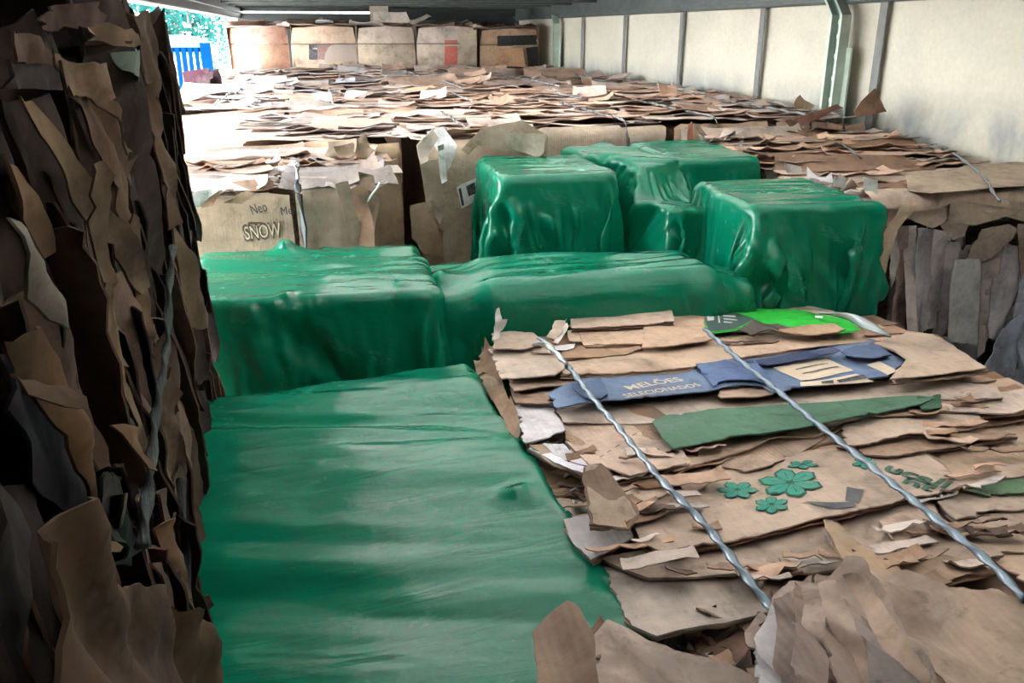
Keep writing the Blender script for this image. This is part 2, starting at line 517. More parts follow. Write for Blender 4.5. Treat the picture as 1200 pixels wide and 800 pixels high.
# ------------------------------------------------------------------ the trailer
XL, XR, YB, YF = -0.66, 2.0, -1.6, 8.75
RAIL = ZC+0.095
M_FLOOR = simple('worn_plywood_floor', (0.16, 0.11, 0.07), 0.8)
M_ROOF = simple('grey_roof_panel', (0.05, 0.062, 0.058), 0.6, 0.0, 0.35, 3.0)
M_RAIL = simple('grey_aluminium_rail', (0.085, 0.097, 0.092), 0.5, 0.3, 0.35, 8.0)
M_POST = simple('pale_green_painted_steel', (0.42, 0.50, 0.42), 0.4, 0.2, 0.3, 10.0)
M_POSTD = simple('dark_green_steel_recess', (0.10, 0.16, 0.13), 0.5, 0.2, 0.3, 10.0)
M_HEAD = simple('dark_front_bulkhead', (0.05, 0.055, 0.055), 0.7, 0.0, 0.3, 4.0)
M_WEB = simple('grey_webbing', (0.16, 0.16, 0.155), 0.7, 0.0, 0.3, 20.0)

def make_curtain(name='cream_curtain_fabric', base=(0.50, 0.465, 0.375), through=0.05):
    m, nt, out = new_mat(name)
    tc = nt.nodes.new('ShaderNodeTexCoord')
    ob = tc.outputs['Object']
    f = noise_tex(nt, mapping(nt, ob, (1, 1.2, 1.6)), 2.0, 6, 0.65, 0.4)
    d = noise_tex(nt, mapping(nt, ob, (1, 2.0, 3.0)), 2.2, 5, 0.6, 0.6)
    c = mixrgb(nt, 'MULTIPLY', 1.0, base, ramp(nt, f, [(0.3, 0.86), (0.65, 1.04)]))
    c = mixrgb(nt, 'MIX', ramp(nt, d, [(0.55, 0.0), (0.8, 0.35)]), c, (0.36, 0.38, 0.38))
    if name.startswith('cream'):                              # grey-blue shade painted into the fabric colour low down, broken up by noise
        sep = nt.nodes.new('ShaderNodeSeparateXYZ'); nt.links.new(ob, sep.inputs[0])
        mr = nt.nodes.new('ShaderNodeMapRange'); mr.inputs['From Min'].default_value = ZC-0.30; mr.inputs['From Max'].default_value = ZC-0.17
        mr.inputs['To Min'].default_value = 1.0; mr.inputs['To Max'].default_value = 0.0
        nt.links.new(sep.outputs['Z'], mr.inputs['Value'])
        low_shade = N(nt, 'ShaderNodeMath', operation='MULTIPLY'); nt.links.new(mr.outputs[0], low_shade.inputs[0])
        nt.links.new(ramp(nt, noise_tex(nt, mapping(nt, ob, (1, 2.2, 1.0)), 1.6, 4, 0.6, 0.5), [(0.38, 0.0), (0.6, 0.8)]), low_shade.inputs[1])
        c = mixrgb(nt, 'MIX', low_shade.outputs[0], c, (0.17, 0.20, 0.22))
    weave = noise_tex(nt, ob, 60, 3, 0.6)
    c = mixrgb(nt, 'MULTIPLY', 0.4, c, ramp(nt, weave, [(0.3, 0.75), (0.7, 1.05)]))
    p = nt.nodes.new('ShaderNodeBsdfPrincipled'); p.inputs['Roughness'].default_value = 0.75
    nt.links.new(c, p.inputs['Base Color'])
    t = nt.nodes.new('ShaderNodeBsdfTranslucent'); nt.links.new(c, t.inputs[0])
    mx = nt.nodes.new('ShaderNodeMixShader'); mx.inputs[0].default_value = through
    nt.links.new(p.outputs[0], mx.inputs[1]); nt.links.new(t.outputs[0], mx.inputs[2]); nt.links.new(mx.outputs[0], out.inputs[0])
    return m
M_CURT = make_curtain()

def struct(o): o['kind'] = 'structure'; return o
struct(box('floor', XL, XR, YB, YF, -0.06, 0.0, M_FLOOR))
# right-hand curtain: a gently waving sheet of fabric
ny, nz = 110, 12
vs, fs = [], []
for s in (0, 1):
    for j in range(ny+1):
        for k in range(nz+1):
            y = YB+(YF-YB)*j/ny; z = 0.0+(RAIL+0.02)*k/nz
            w = 0.006*math.sin(y*7.0)+0.008*noise.noise((y*1.7, z*1.5, 3))
            vs.append((XR+w+s*0.003, y, z))
q = (ny+1)*(nz+1)
for j in range(ny):
    for k in range(nz):
        a = j*(nz+1)+k; b = a+nz+1
        fs.append((a, a+1, b+1, b)); fs.append((q+a, q+b, q+b+1, q+a+1))
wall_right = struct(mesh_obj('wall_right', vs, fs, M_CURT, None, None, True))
for px in (682, 731, 797, 890, 1029):                       # vertical webbing sewn to the curtain
    p = on_x(px, 70, XR-0.012)
    box('webbing_strip', XR-0.018, XR-0.014, p.y-0.022, p.y+0.022, 0.25, RAIL, M_WEB, wall_right)
for yy in (-0.6, 0.3, 1.15, 2.0):
    box('webbing_strip', XR-0.018, XR-0.014, yy-0.022, yy+0.022, 0.25, RAIL, M_WEB, wall_right)
struct(box('wall_back', XL, XR, YB-0.04, YB, 0.0, ZC+0.2145, M_HEAD))
# unseen left curtain, drawn forward to block side light from the front bales
vs, fs = [], []
for s_ in (0, 1):
    for j in range(41):
        for k in range(7):
            y = YB+(1.95-YB)*j/40; z = (ZC+0.105)*k/6
            vs.append((XL-0.045+0.012*math.sin(y*16)-s_*0.003, y, z))
for j in range(40):
    for k in range(6):
        a = j*7+k; b = a+7
        fs.append((a, b, b+1, a+1)); fs.append((287+a, 287+a+1, 287+b+1, 287+b))
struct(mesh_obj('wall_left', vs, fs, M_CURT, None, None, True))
# roof with bows, and the side rails it rests on
ADDED_PANEL = (-0.05, 1.55, 0.35, 4.6)                               # unseen translucent panel, added in the roof to light the foreground
M_ADDED_PANEL = make_curtain('added_milky_light_panel', (0.90, 0.88, 0.86), 0.25)
ceil = struct(box('ceiling', XL-0.02, XR+0.04, ADDED_PANEL[3], YF+0.04, ZC+0.215, ZC+0.225, M_ROOF))
box('roof_panel', XL-0.02, XR+0.04, YB, ADDED_PANEL[2], ZC+0.215, ZC+0.225, M_ROOF, ceil)
box('roof_panel', XL-0.02, ADDED_PANEL[0], ADDED_PANEL[2], ADDED_PANEL[3], ZC+0.215, ZC+0.225, M_ROOF, ceil)
box('roof_panel', ADDED_PANEL[1], XR+0.04, ADDED_PANEL[2], ADDED_PANEL[3], ZC+0.215, ZC+0.225, M_ROOF, ceil)
box('added_light_panel', ADDED_PANEL[0], ADDED_PANEL[1], ADDED_PANEL[2], ADDED_PANEL[3], ZC+0.218, ZC+0.222, M_ADDED_PANEL, ceil)
y = YB+0.3
while y < YF-0.2:
    box('roof_bow', XL+0.05, XR-0.03, y-0.018, y+0.018, ZC+0.185, ZC+0.215, M_RAIL, ceil, None, 0.004)
    y += 0.62
tr = struct(box('trim_1', XL-0.05, XL+0.04, YB, YF, ZC+0.105, ZC+0.2145, M_RAIL, None, None, 0.008))
box('rail_lip', XL+0.04, XL+0.06, YB, YF, ZC+0.15, ZC+0.165, M_RAIL, tr)
tr = struct(box('trim_2', XR-0.045, XR+0.03, YB, YF, RAIL, ZC+0.2145, M_RAIL, None, None, 0.008))
box('rail_lip', XR-0.065, XR-0.045, YB, YF, RAIL+0.02, RAIL+0.035, M_RAIL, tr)
struct(box('wall_front', XL, XR, YF-0.04, YF, 0.0, ZC+0.152, M_HEAD))
struct(box('trim_4', 0.55, XR, YF-0.05, YF-0.005, ZC+0.1525, ZC+0.1675, M_HEAD))
struct(box('trim_3', XL, XR, YF-0.06, YF, ZC+0.168, ZC+0.214, M_ROOF))

# curtain posts: folded channel that leans in below the rail
def post(px_top, px_bot, yw, label, cant=True):
    e = empty('curtain_post', (XR-0.07, yw, 0.0), label, 'post', 'curtain posts along the right side')
    zk = ZC+0.055                                            # kink
    def bar(name, y0, y1, x0, x1, mat):
        # upright up to the kink, then leaning back up to the rail
        vs = []
        for z, dy, dx in ((0.0, 0, 0), (zk, 0, 0), (RAIL+0.03, -0.02, 0.015)):
            vs += [(x0+dx, yw+y0+dy*0, z), (x1+dx, yw+y0, z), (x1+dx, yw+y1, z), (x0+dx, yw+y1, z)]
        vs = [(v[0], v[1]+(0.09 if i >= 8 else 0.0), v[2]) for i, v in enumerate(vs)]
        fs = [(3, 2, 1, 0), (8, 9, 10, 11)]
        for k in (0, 4):
            for i in range(4):
                a, b2 = k+i, k+(i+1) % 4
                fs.append((a, b2, b2+4, a+4))
        return mesh_obj(name, vs, fs, mat, e)
    bar('channel_web', -0.034, 0.034, XR-0.055, XR-0.045, M_POST)
    bar('channel_flange', -0.040, -0.026, XR-0.085, XR-0.045, M_POST)
    bar('channel_flange', 0.026, 0.040, XR-0.085, XR-0.045, M_POST)
    bar('channel_recess', -0.026, 0.026, XR-0.060, XR-0.0555, M_POSTD)
    for z in (ZC-0.25, ZC-0.17, ZC-0.09, ZC-0.02, ZC+0.03):
        vs, fs = [], []
        for k in range(10):
            a = 2*math.pi*k/10
            for xx in (XR-0.062, XR-0.068): vs.append((xx, yw+0.010*math.cos(a), z+0.010*math.sin(a)))
        fs = [tuple(range(0, 20, 2)), tuple(reversed(range(1, 20, 2)))]+[(2*k, 2*((k+1) % 10), 2*((k+1) % 10)+1, 2*k+1) for k in range(10)]
        mesh_obj('rivet', vs, fs, M_POST, e)
    for s in (-1, 1):
        box('side_plate', XR-0.05, XR-0.042, yw+s*0.055-0.016, yw+s*0.055+0.016, 0.0, ZC-0.06, M_POST, e)
    return e
pn = on_x(978, 90, XR-0.06)
post(985, 975, pn.y, 'pale green riveted steel post standing against the right curtain')
pf = on_x(652, 55, XR-0.06)
post(655, 655, pf.y, 'far green steel post beside the bale with the black band')

# hook hanging under the left roof rail
hk = empty('rail_hook', (XL+0.0, 5.3, ZC+0.02), 'small dark buckle hanging from the left roof rail', 'hook')
box('hanger', XL-0.006, XL+0.006, 5.29, 5.31, ZC+0.04, ZC+0.107, M_RAIL, hk)
box('buckle', XL-0.025, XL+0.02, 5.285, 5.315, ZC+0.015, ZC+0.042, M_RAIL, hk, None, 0.006)

# ------------------------------------------------------------------ outside, beyond the open left side
M_GROUND = simple('pale_concrete_yard', (0.62, 0.62, 0.60), 0.9, 0, 0.2, 0.8)
M_BUILD = simple('white_rendered_wall', (0.80, 0.80, 0.78), 0.9, 0, 0.12, 0.6)
M_LEAF = simple('leaves', (0.006, 0.05, 0.045), 0.9, 0, 0.5, 3.0, 0.05)
M_BARK = simple('bark', (0.10, 0.08, 0.06), 0.9)
M_GATE = simple('blue_painted_steel', (0.001, 0.016, 0.06), 0.95, 0, 0.2, 3.0, 0.0)
M_ROOFT = simple('teal_awning', (0.03, 0.11, 0.13), 0.7, 0, 0.2, 3.0)
ZG = -1.1
struct(box('ground', -40, 40, -30, 60, ZG-0.2, ZG, M_GROUND))
bd = empty('building', (-6.0, 30.0, ZG), 'white rendered building beyond the yard, outside the open side', 'building')
box('wall', -16.0, 2.0, 30.0, 36.0, ZG, 2.6, M_BUILD, bd)
box('roof', -16.4, 2.4, 29.6, 36.4, 2.6, 2.85, M_BUILD, bd)
for wx in (-12, -9, -6, -3):
    box('window', wx-0.5, wx+0.5, 29.97, 30.02, 0.3, 1.5, M_POSTD, bd)
# blue slatted gate
gp = on_y(205, 88, 13.0)
gt = empty('slatted_gate', (gp.x, 13.0, ZG), 'blue slatted steel gate outside the open left side', 'gate')
gw = 0.75
for i in range(9):
    x = gp.x-gw/2+gw*i/9
    box('slat', x, x+0.055, 12.98, 13.02, ZG+0.1, gp.z+0.36, M_GATE, gt)
for zz in (ZG+0.2, gp.z-0.3, gp.z+0.30): box('gate_rail', gp.x-gw/2, gp.x+gw/2, 13.02, 13.05, zz, zz+0.06, M_GATE, gt)
box('gate_post', gp.x+gw/2, gp.x+gw/2+0.13, 12.95, 13.08, ZG, gp.z+0.42, M_GATE, gt)
# awning: teal shallow canopy on two posts
ap = on_y(205, 56, 16.0)
aw = empty('yard_awning', (ap.x, 16.0, ZG), 'small teal awning seen over the blue gate', 'awning')
vs, fs = [], []
for i in range(9):
    a = math.pi*i/8
    for yy in (15.6, 16.8): vs.append((ap.x-0.62*math.cos(a), yy, ap.z-0.1+0.3*math.sin(a))); 
for i in range(8): fs.append((2*i, 2*i+1, 2*i+3, 2*i+2))
fs.append(tuple(range(0, 18, 2))); fs.append(tuple(reversed(range(1, 18, 2)))); fs.append((0, 16, 17, 1))
mesh_obj('canopy', vs, fs, M_ROOFT, aw)
for xx in (ap.x-0.5, ap.x+0.5): box('awning_post', xx-0.02, xx+0.02, 16.0, 16.04, ZG, ap.z-0.08, M_RAIL, aw)
def tree(px, py, y, rad, label, n=900, seed=1, squash=0.8):
    c = on_y(px, py, y); r = random.Random(seed)
    e = empty('tree', (c.x, y, ZG), label, 'tree', 'trees beyond the yard')
    pts = [Vector((c.x, y, ZG)), Vector((c.x+0.08, y, ZG+(c.z-ZG)*0.5)), Vector((c.x-0.05, y, c.z))]
    tube('trunk', pts, rad*0.09, M_BARK, e, None, 0, 1.0)
    vs, fs = [], []
    for i in range(n):
        d = Vector((r.gauss(0, 1), r.gauss(0, 1), r.gauss(0, 1))).normalized()*rad*(r.random()**0.4)
        d.z *= squash
        if noise.noise((d.x*1.3/rad*2, d.y/rad*2, d.z/rad*2+seed)) < -0.12: continue
        p = Vector((c.x, y, c.z))+d; s = rad*0.085*r.uniform(0.7, 1.3)
        a = Vector((r.gauss(0,1), r.gauss(0,1), r.gauss(0,1))).normalized(); b2 = a.orthogonal().normalized()
        k = len(vs)
        vs += [p-a*s, p-b2*s*0.45, p+a*s, p+b2*s*0.45]; fs.append((k, k+1, k+2, k+3))
    f = mesh_obj('foliage', vs, fs, M_LEAF, e); f['kind'] = 'stuff'
tree(205, 12, 20.0, 1.05, 'leafy tree at the top left beyond the yard', 1300, 3)
tree(245, 45, 22.0, 0.62, 'slimmer tree right of the blue gate', 700, 5, 1.9)
tree(150, 5, 18.0, 0.9, 'leafy tree behind the top of the near left bale', 900, 8)

# ------------------------------------------------------------------ plastic sheeting: a small cloth solver
def sdf_boxes(p, boxes):
    best = np.full(len(p), 1e9); nrm = np.zeros_like(p)
    for (c, hs, R, r) in boxes:
        q = (p-c) @ R                                        # into the box frame
        a = np.abs(q)-(hs-r)
        m = np.maximum(a, 0); L = np.linalg.norm(m, axis=1)
        ins = np.minimum(a.max(1), 0)
        d = L+ins-r
        g = np.where(L[:, None] > 1e-9, m/np.maximum(L, 1e-9)[:, None], 0)
        k = a.argmax(1); e = np.zeros_like(a); e[np.arange(len(a)), k] = 1
        g = np.where(L[:, None] > 1e-9, g, e)*np.where(q >= 0, 1.0, -1.0)
        g = g @ R.T
        sel = d < best
        best[sel] = d[sel]; nrm[sel] = g[sel]
    return best, nrm
def rotm(rz=0, rx=0, ry=0):
    return np.array((Matrix.Rotation(rz, 3, 'Z') @ Matrix.Rotation(rx, 3, 'X') @ Matrix.Rotation(ry, 3, 'Y')))
def cbox(x0, x1, y0, y1, z0, z1, r=0.03, rz=0, rx=0, ry=0):
    return (np.array([(x0+x1)/2, (y0+y1)/2, (z0+z1)/2]), np.array([(x1-x0)/2, (y1-y0)/2, (z1-z0)/2]), rotm(rz, rx, ry), r)
def drape(boxes, x0, x1, y0, y1, z, step=0.0125, sx=1.0, sy=1.0, steps=130, iters=10, seed=0, hug=0.0, rz=0.0, rough=0.004, floor=0.02, fric=0.5, bend=0.25):
    rs = np.random.RandomState(seed)
    nx, ny = int((x1-x0)/step)+1, int((y1-y0)/step)+1
    gx, gy = np.meshgrid(np.linspace(x0, x1, nx), np.linspace(y0, y1, ny), indexing='ij')
    X = np.stack([gx, gy, np.full_like(gx, z)], -1)
    cx, cy = (x0+x1)/2, (y0+y1)/2
    dx_, dy_ = X[..., 0]-cx, X[..., 1]-cy
    X[..., 0] = cx+dx_*math.cos(rz)-dy_*math.sin(rz); X[..., 1] = cy+dx_*math.sin(rz)+dy_*math.cos(rz)
    lx, ly = (x1-x0)/(nx-1)*sx, (y1-y0)/(ny-1)*sy
    low = rs.randn(nx//6+2, ny//6+2)
    ii = np.linspace(0, low.shape[0]-1.001, nx); jj = np.linspace(0, low.shape[1]-1.001, ny)
    i0 = ii.astype(int); j0 = jj.astype(int); fi = (ii-i0)[:, None]; fj = (jj-j0)[None]
    nz_ = (low[i0][:, j0]*(1-fi)*(1-fj)+low[i0+1][:, j0]*fi*(1-fj)+low[i0][:, j0+1]*(1-fi)*fj+low[i0+1][:, j0+1]*fi*fj)
    X[..., 2] += np.abs(nz_)*rough+rs.rand(nx, ny)*rough*0.3
    Vv = np.zeros_like(X); dt = 1/60.0
    diag = math.hypot(lx, ly)
    def cons(A, B, L, k, stretch_only=False):
        D = B-A; l = np.sqrt((D*D).sum(-1))+1e-9
        e = (l-L)
        if stretch_only: e = np.maximum(e, 0)
        c = D*(0.5*k*e/l)[..., None]
        return c
    for st in range(steps):
        Vv[..., 2] -= 1.4*dt
        Vv *= 0.97
        flat = X.reshape(-1, 3)
        if hug:
            d, g = sdf_boxes(flat, boxes)
            pull = np.where((d > 0.004) & (d < 0.25), 1.0, 0.0)
            Vv -= (g*pull[:, None]*hug*dt).reshape(X.shape)
        Q = X+Vv*dt
        for it in range(iters):
            for s in (0, 1):
                c = cons(Q[s:-1:2], Q[s+1::2], lx, 1.0); Q[s:-1:2] += c; Q[s+1::2] -= c
                c = cons(Q[:, s:-1:2], Q[:, s+1::2], ly, 1.0); Q[:, s:-1:2] += c; Q[:, s+1::2] -= c
            for s in (0, 1):
                c = cons(Q[s:-1:2, :-1], Q[s+1::2, 1:], diag, 0.35); Q[s:-1:2, :-1] += c; Q[s+1::2, 1:] -= c
                c = cons(Q[s:-1:2, 1:], Q[s+1::2, :-1], diag, 0.35); Q[s:-1:2, 1:] += c; Q[s+1::2, :-1] -= c
            if bend and it == 0:
                c = cons(Q[:-2], Q[2:], 2*lx, bend*0.5); Q[:-2] += c; Q[2:] -= c
                c = cons(Q[:, :-2], Q[:, 2:], 2*ly, bend*0.5); Q[:, :-2] += c; Q[:, 2:] -= c
            if it % 3 == 2 or it == iters-1:
                f = Q.reshape(-1, 3)
                d, g = sdf_boxes(f, boxes)
                pen = np.maximum(0.004-d, 0); f += g*pen[:, None]
                hit = pen > 0
                of = X.reshape(-1, 3)
                mv = f-of; tn = mv-g*(mv*g).sum(1, keepdims=True)
                f -= np.where(hit[:, None], tn*fric*0.5, 0)
                f[:, 2] = np.maximum(f[:, 2], floor)
                Q = f.reshape(X.shape)
        Vv = (Q-X)/dt; sp = np.sqrt((Vv**2).sum(-1, keepdims=True)); Vv *= np.minimum(1, 1.2/np.maximum(sp, 1e-6))
        X = Q
    return X
def facets(u, v, seed):
    """crumpled-film height: random heights on a triangular lattice, joined by flat facets"""
    rs = np.random.RandomState(seed % 100003); T = rs.rand(64, 64)*2-1
    a = u+v*0.57735; b = v*1.1547
    i, j = np.floor(a).astype(int), np.floor(b).astype(int); fa, fb = a-i, b-j
    h = lambda p, q: T[p % 64, q % 64]
    lo = fa+fb < 1
    r1 = h(i, j)*(1-fa-fb)+h(i+1, j)*fa+h(i, j+1)*fb
    r2 = h(i+1, j+1)*(fa+fb-1)+h(i, j+1)*(1-fa)+h(i+1, j)*(1-fb)
    return np.where(lo, r1, r2)
def upsample(X):
    """halve the grid step with a smooth (Catmull-Rom) fill"""
    for ax in (0, 1):
        X = np.moveaxis(X, ax, 0); n = X.shape[0]
        P = np.concatenate([2*X[:1]-X[1:2], X, 2*X[-1:]-X[-2:-1]])
        mid = (-P[:-3]+9*P[1:-2]+9*P[2:-1]-P[3:])/16
        Y = np.empty((2*n-1,)+X.shape[1:]); Y[0::2] = X; Y[1::2] = mid
        X = np.moveaxis(Y, 0, ax)
    return X
def wrinkle(X, step=0.0125, top=0.006, side=0.010, seed=0, aniso=(4.0, 16.0), ang=0.0, fine=0.35):
    """creases pressed into the film: long on the top, running down on the sides"""
    X = upsample(X)
    n = np.cross(np.gradient(X, axis=0), np.gradient(X, axis=1)); n /= np.maximum(np.linalg.norm(n, axis=-1, keepdims=True), 1e-9)
    for _ in range(3):
        n[1:-1, 1:-1] = (n[1:-1, 1:-1]*2+n[:-2, 1:-1]+n[2:, 1:-1]+n[1:-1, :-2]+n[1:-1, 2:])/6
    n /= np.maximum(np.linalg.norm(n, axis=-1, keepdims=True), 1e-9)
    u, v = np.meshgrid(np.arange(X.shape[0])*step/2, np.arange(X.shape[1])*step/2, indexing='ij')
    w = n**2
    def f(u, v, k): return facets(u+0.25*facets(u*.5, v*.5, seed*7+k+50), v, seed*7+k)+fine*facets(u*2.7+3, v*2.7, seed*7+k+20)
    ca, sa = math.cos(ang), math.sin(ang)
    t = f((u*ca+v*sa)*aniso[0], (-u*sa+v*ca)*aniso[1], 1)
    fr = f(u*20, v*5.0, 2)+0.5*f((u+v*.5)*11, v*6, 4)
    lf = f(u*5.0, v*20, 3)+0.5*f(u*6, (v+u*.5)*11, 5)
    d = w[..., 2]*t*top+(w[..., 1]*fr+w[..., 0]*lf)*side
    m = np.clip(0.65+0.9*facets(u*4, v*4, seed+77), 0.15, 1.3)
    return X+n*(d*m)[..., None]
def cloth_obj(name, X, mat, parent, step=0.00625, levels=1):
    nx, ny = X.shape[:2]
    vs = [Vector(v) for v in X.reshape(-1, 3)]
    fs = [(i*ny+j, (i+1)*ny+j, (i+1)*ny+j+1, i*ny+j+1) for i in range(nx-1) for j in range(ny-1)]
    uv = [(i*step, j*step) for i in range(nx) for j in range(ny)]
    o = mesh_obj(name, vs, fs, mat, parent, None, True, uv)
    m = o.modifiers.new('smooth', 'SUBSURF'); m.levels = levels; m.render_levels = levels
    return o

# ------------------------------------------------------------------ bales wrapped in green polythene
def wrapped(label, boxes, ext, z, own=1, wr=None, **kw):
    """boxes[:own] are this bale's own block(s); the rest are neighbours the sheet lies against"""
    c, hs, R, r = boxes[0]
    e = empty('wrapped_bale', (c[0], c[1], 0.0), label, 'wrapped bale', 'bales under green plastic')
    core(e, c[0]-hs[0]+0.045, c[0]+hs[0]-0.045, c[1]-hs[1]+0.045, c[1]+hs[1]-0.045, 0.0, c[2]+hs[2]-0.06, BROWN, rough=0.006)
    X = drape(boxes, *ext, z, **kw)
    X = wrinkle(X, seed=kw.get('seed', 0), **(wr or {}))
    cloth_obj('plastic_cover', X, MAT_PLASTIC, e)
    return e
B_T1 = cbox(-0.195, 0.305, 0.28, 1.50, -0.2, H(0.61), 0.012, 0.06, 0.0, -0.04)
B_T2 = cbox(-0.30, 0.215, 1.62, 2.10, 0, H(0.495), 0.02, 0, -0.03)
B_T3 = cbox(0.30, 0.86, 1.66, 1.95, 0, H(0.50), 0.05, -0.03)
B_A = cbox(0.435, 0.745, 2.09, 2.46, 0, H(0.345), 0.015, -0.02)
B_B = cbox(0.76, 0.95, 2.26, 2.60, 0, H(0.34), 0.02, 0.5, 0.05)
B_B2 = cbox(0.775, 0.945, 2.00, 2.16, 0, H(0.43), 0.012, 0.35, 0, 0.12)
B_C = cbox(0.985, 1.24, 2.28, 2.70, 0, H(0.345), 0.015)
B_D = cbox(0.945, 1.262, 1.72, 2.10, 0, H(0.375), 0.015, -0.06)
LUMP = lambda x, y, z, s, a=0.6: cbox(x-s, x+s, y-s, y+s, z-s, z+s, 0.004, a, 0.5, 0.4)

wrapped('large near bale under taut green plastic, beside the tall dark bale', [B_T1, LUMP(0.24, 1.0, H(0.63), 0.03), LUMP(-0.1, 0.6, H(0.635), 0.03)], (-0.38, 0.50, 0.12, 1.72), H(0.59), steps=130, sx=0.995, sy=1.02, seed=3, hug=1.0, bend=0.1, wr=dict(top=0.019, side=0.012, aniso=(1.9, 6.5), ang=-0.14, fine=0.28))
wrapped('green plastic-covered bale in front of the lettered cardboard bale', [B_T2, LUMP(-0.10, 2.07, H(0.485), 0.016), LUMP(-0.08, 1.66, H(0.515), 0.025), LUMP(0.15, 1.68, H(0.515), 0.025)], (-0.42, 0.50, 1.30, 2.36), H(0.475), steps=130, sx=1.01, sy=1.01, seed=5, hug=1.0, bend=0.1, wr=dict(top=0.007, side=0.014, aniso=(3, 9)))
wrapped('long low bale under green plastic behind the strapped cardboard bale', [B_T3, cbox(0.84, 0.955, 1.68, 1.86, 0, H(0.535), 0.03, -0.2), cbox(0.19, 0.34, 1.70, 1.98, 0, H(0.525), 0.02, 0.25), LUMP(0.24, 1.80, H(0.535), 0.03)], (-0.03, 1.15, 1.40, 2.20), H(0.48), steps=130, sx=1.03, sy=1.02, seed=8, hug=1.0, bend=0.1, wr=dict(top=0.011, side=0.013, aniso=(5, 13), ang=0.3))
wrapped('shiny green-wrapped bale beside the bale with a white paper label', [B_A], (0.14, 1.00, 1.80, 2.75), H(0.33), steps=130, sx=1.02, sy=1.02, seed=11, hug=1.0, bend=0.08, wr=dict(top=0.006, side=0.018))
wrapped('crumpled green-wrapped bale squeezed between two larger wrapped ones', [B_B, B_B2], (0.60, 1.12, 1.90, 2.78), H(0.33), own=2, steps=130, sx=1.04, sy=1.04, seed=14, hug=1.0, bend=0.08, wr=dict(top=0.010, side=0.018))
wrapped('rearmost green-wrapped bale, beside the ragged sheets at the right', [B_C], (0.82, 1.42, 2.04, 2.86), H(0.33), steps=130, sx=1.02, sy=1.02, seed=17, hug=1.0, bend=0.08, wr=dict(top=0.004, side=0.010))
wrapped('glossy green-wrapped bale left of the grey pleated bale', [B_D], (0.70, 1.48, 1.42, 2.38), H(0.32), steps=130, sx=1.02, sy=1.02, seed=19, hug=1.0, bend=0.08, wr=dict(top=0.006, side=0.019))

# ------------------------------------------------------------------ bales of pressed cardboard
def bend_map(x0, yf, zt, r, tilt=0.0):
    """upright face that rolls over onto the top; v runs up from (zt - 1)"""
    L1 = 1.0-r; L2 = L1+r*math.pi/2
    def f(u, v):
        if v < L1: return Vector((x0+u, yf, zt-1.0+v)), Vector((0, -1, 0))
        if v < L2:
            a = (v-L1)/r; return Vector((x0+u, yf+r-r*math.cos(a), zt-r+r*math.sin(a))), Vector((0, -math.cos(a), math.sin(a)))
        return Vector((x0+u, yf+r+(v-L2), zt-tilt*(v-L2))), Vector((0, 0, 1))
    return f
def top_rows(e, x0, x1, y0, y1, zt, pal, pitch=0.075, mat=None, hh=0.028, amp=0.008, wild=0.10, minl=0.22, dz=None, curl=0.02):
    y = y0+0.02
    while y < y1:
        x = x0-rnd.uniform(0.0, 0.08)
        while x < x1-0.05:
            L = rnd.uniform(minl, minl*2.4); L = min(L, x1-x+0.01)
            if L < 0.07: break
            w = pitch*rnd.uniform(1.1, 2.0)
            z = zt+rnd.uniform(-0.007, 0.004)+(dz(x+L/2, y) if dz else 0)
            strip(e, (x+L/2, y+w*0.35+rnd.uniform(-.02, .02), z), L*1.05, w, rnd.gauss(0, 0.09), (rnd.uniform(0.0, 0.09) if rnd.random() > wild else rnd.uniform(-0.4, -0.08)), rnd.gauss(0, 0.02),
                  vary(rnd.choice(pal)), mat=mat, h=hh, amp=amp*0.6, freq=12, creases=2, curl=curl*0.7, jag=0.004)
            x += L*rnd.uniform(0.75, 1.0)
        y += pitch*rnd.uniform(0.8, 1.2)
PAL = [TAN2, TAN2, PALE, TAN, (0.54, 0.44, 0.36), (0.56, 0.47, 0.39), (0.58, 0.50, 0.43), (0.36, 0.24, 0.165)]
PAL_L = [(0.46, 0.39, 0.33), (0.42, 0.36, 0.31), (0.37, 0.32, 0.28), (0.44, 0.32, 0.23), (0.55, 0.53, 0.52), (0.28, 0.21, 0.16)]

def strap_over(e, x, yf, y1, zt, color=(0.10, 0.12, 0.14), rad=0.006, dx=0.0, name='strap', top_only=False):
    pts = [] if top_only else [Vector((x+dx, yf-0.008, 0.25)), Vector((x+dx*0.5, yf-0.010, zt-0.12)), Vector((x, yf-0.006, zt-0.03)), Vector((x, yf+0.03, zt+0.016))]
    n = max(2, int((y1-yf)/0.12))
    for k in range(0 if top_only else 1, n+1): pts.append(Vector((x+0.01*noise.noise((x*9, k*0.7, 1)), yf+0.03+(y1-yf-0.05)*k/n, zt+0.018+0.004*noise.noise((k*1.3, x, 5)))))
    return tube(name, pts, rad, MAT_STRAP, e, color, 30, 0.4, 6, 4)

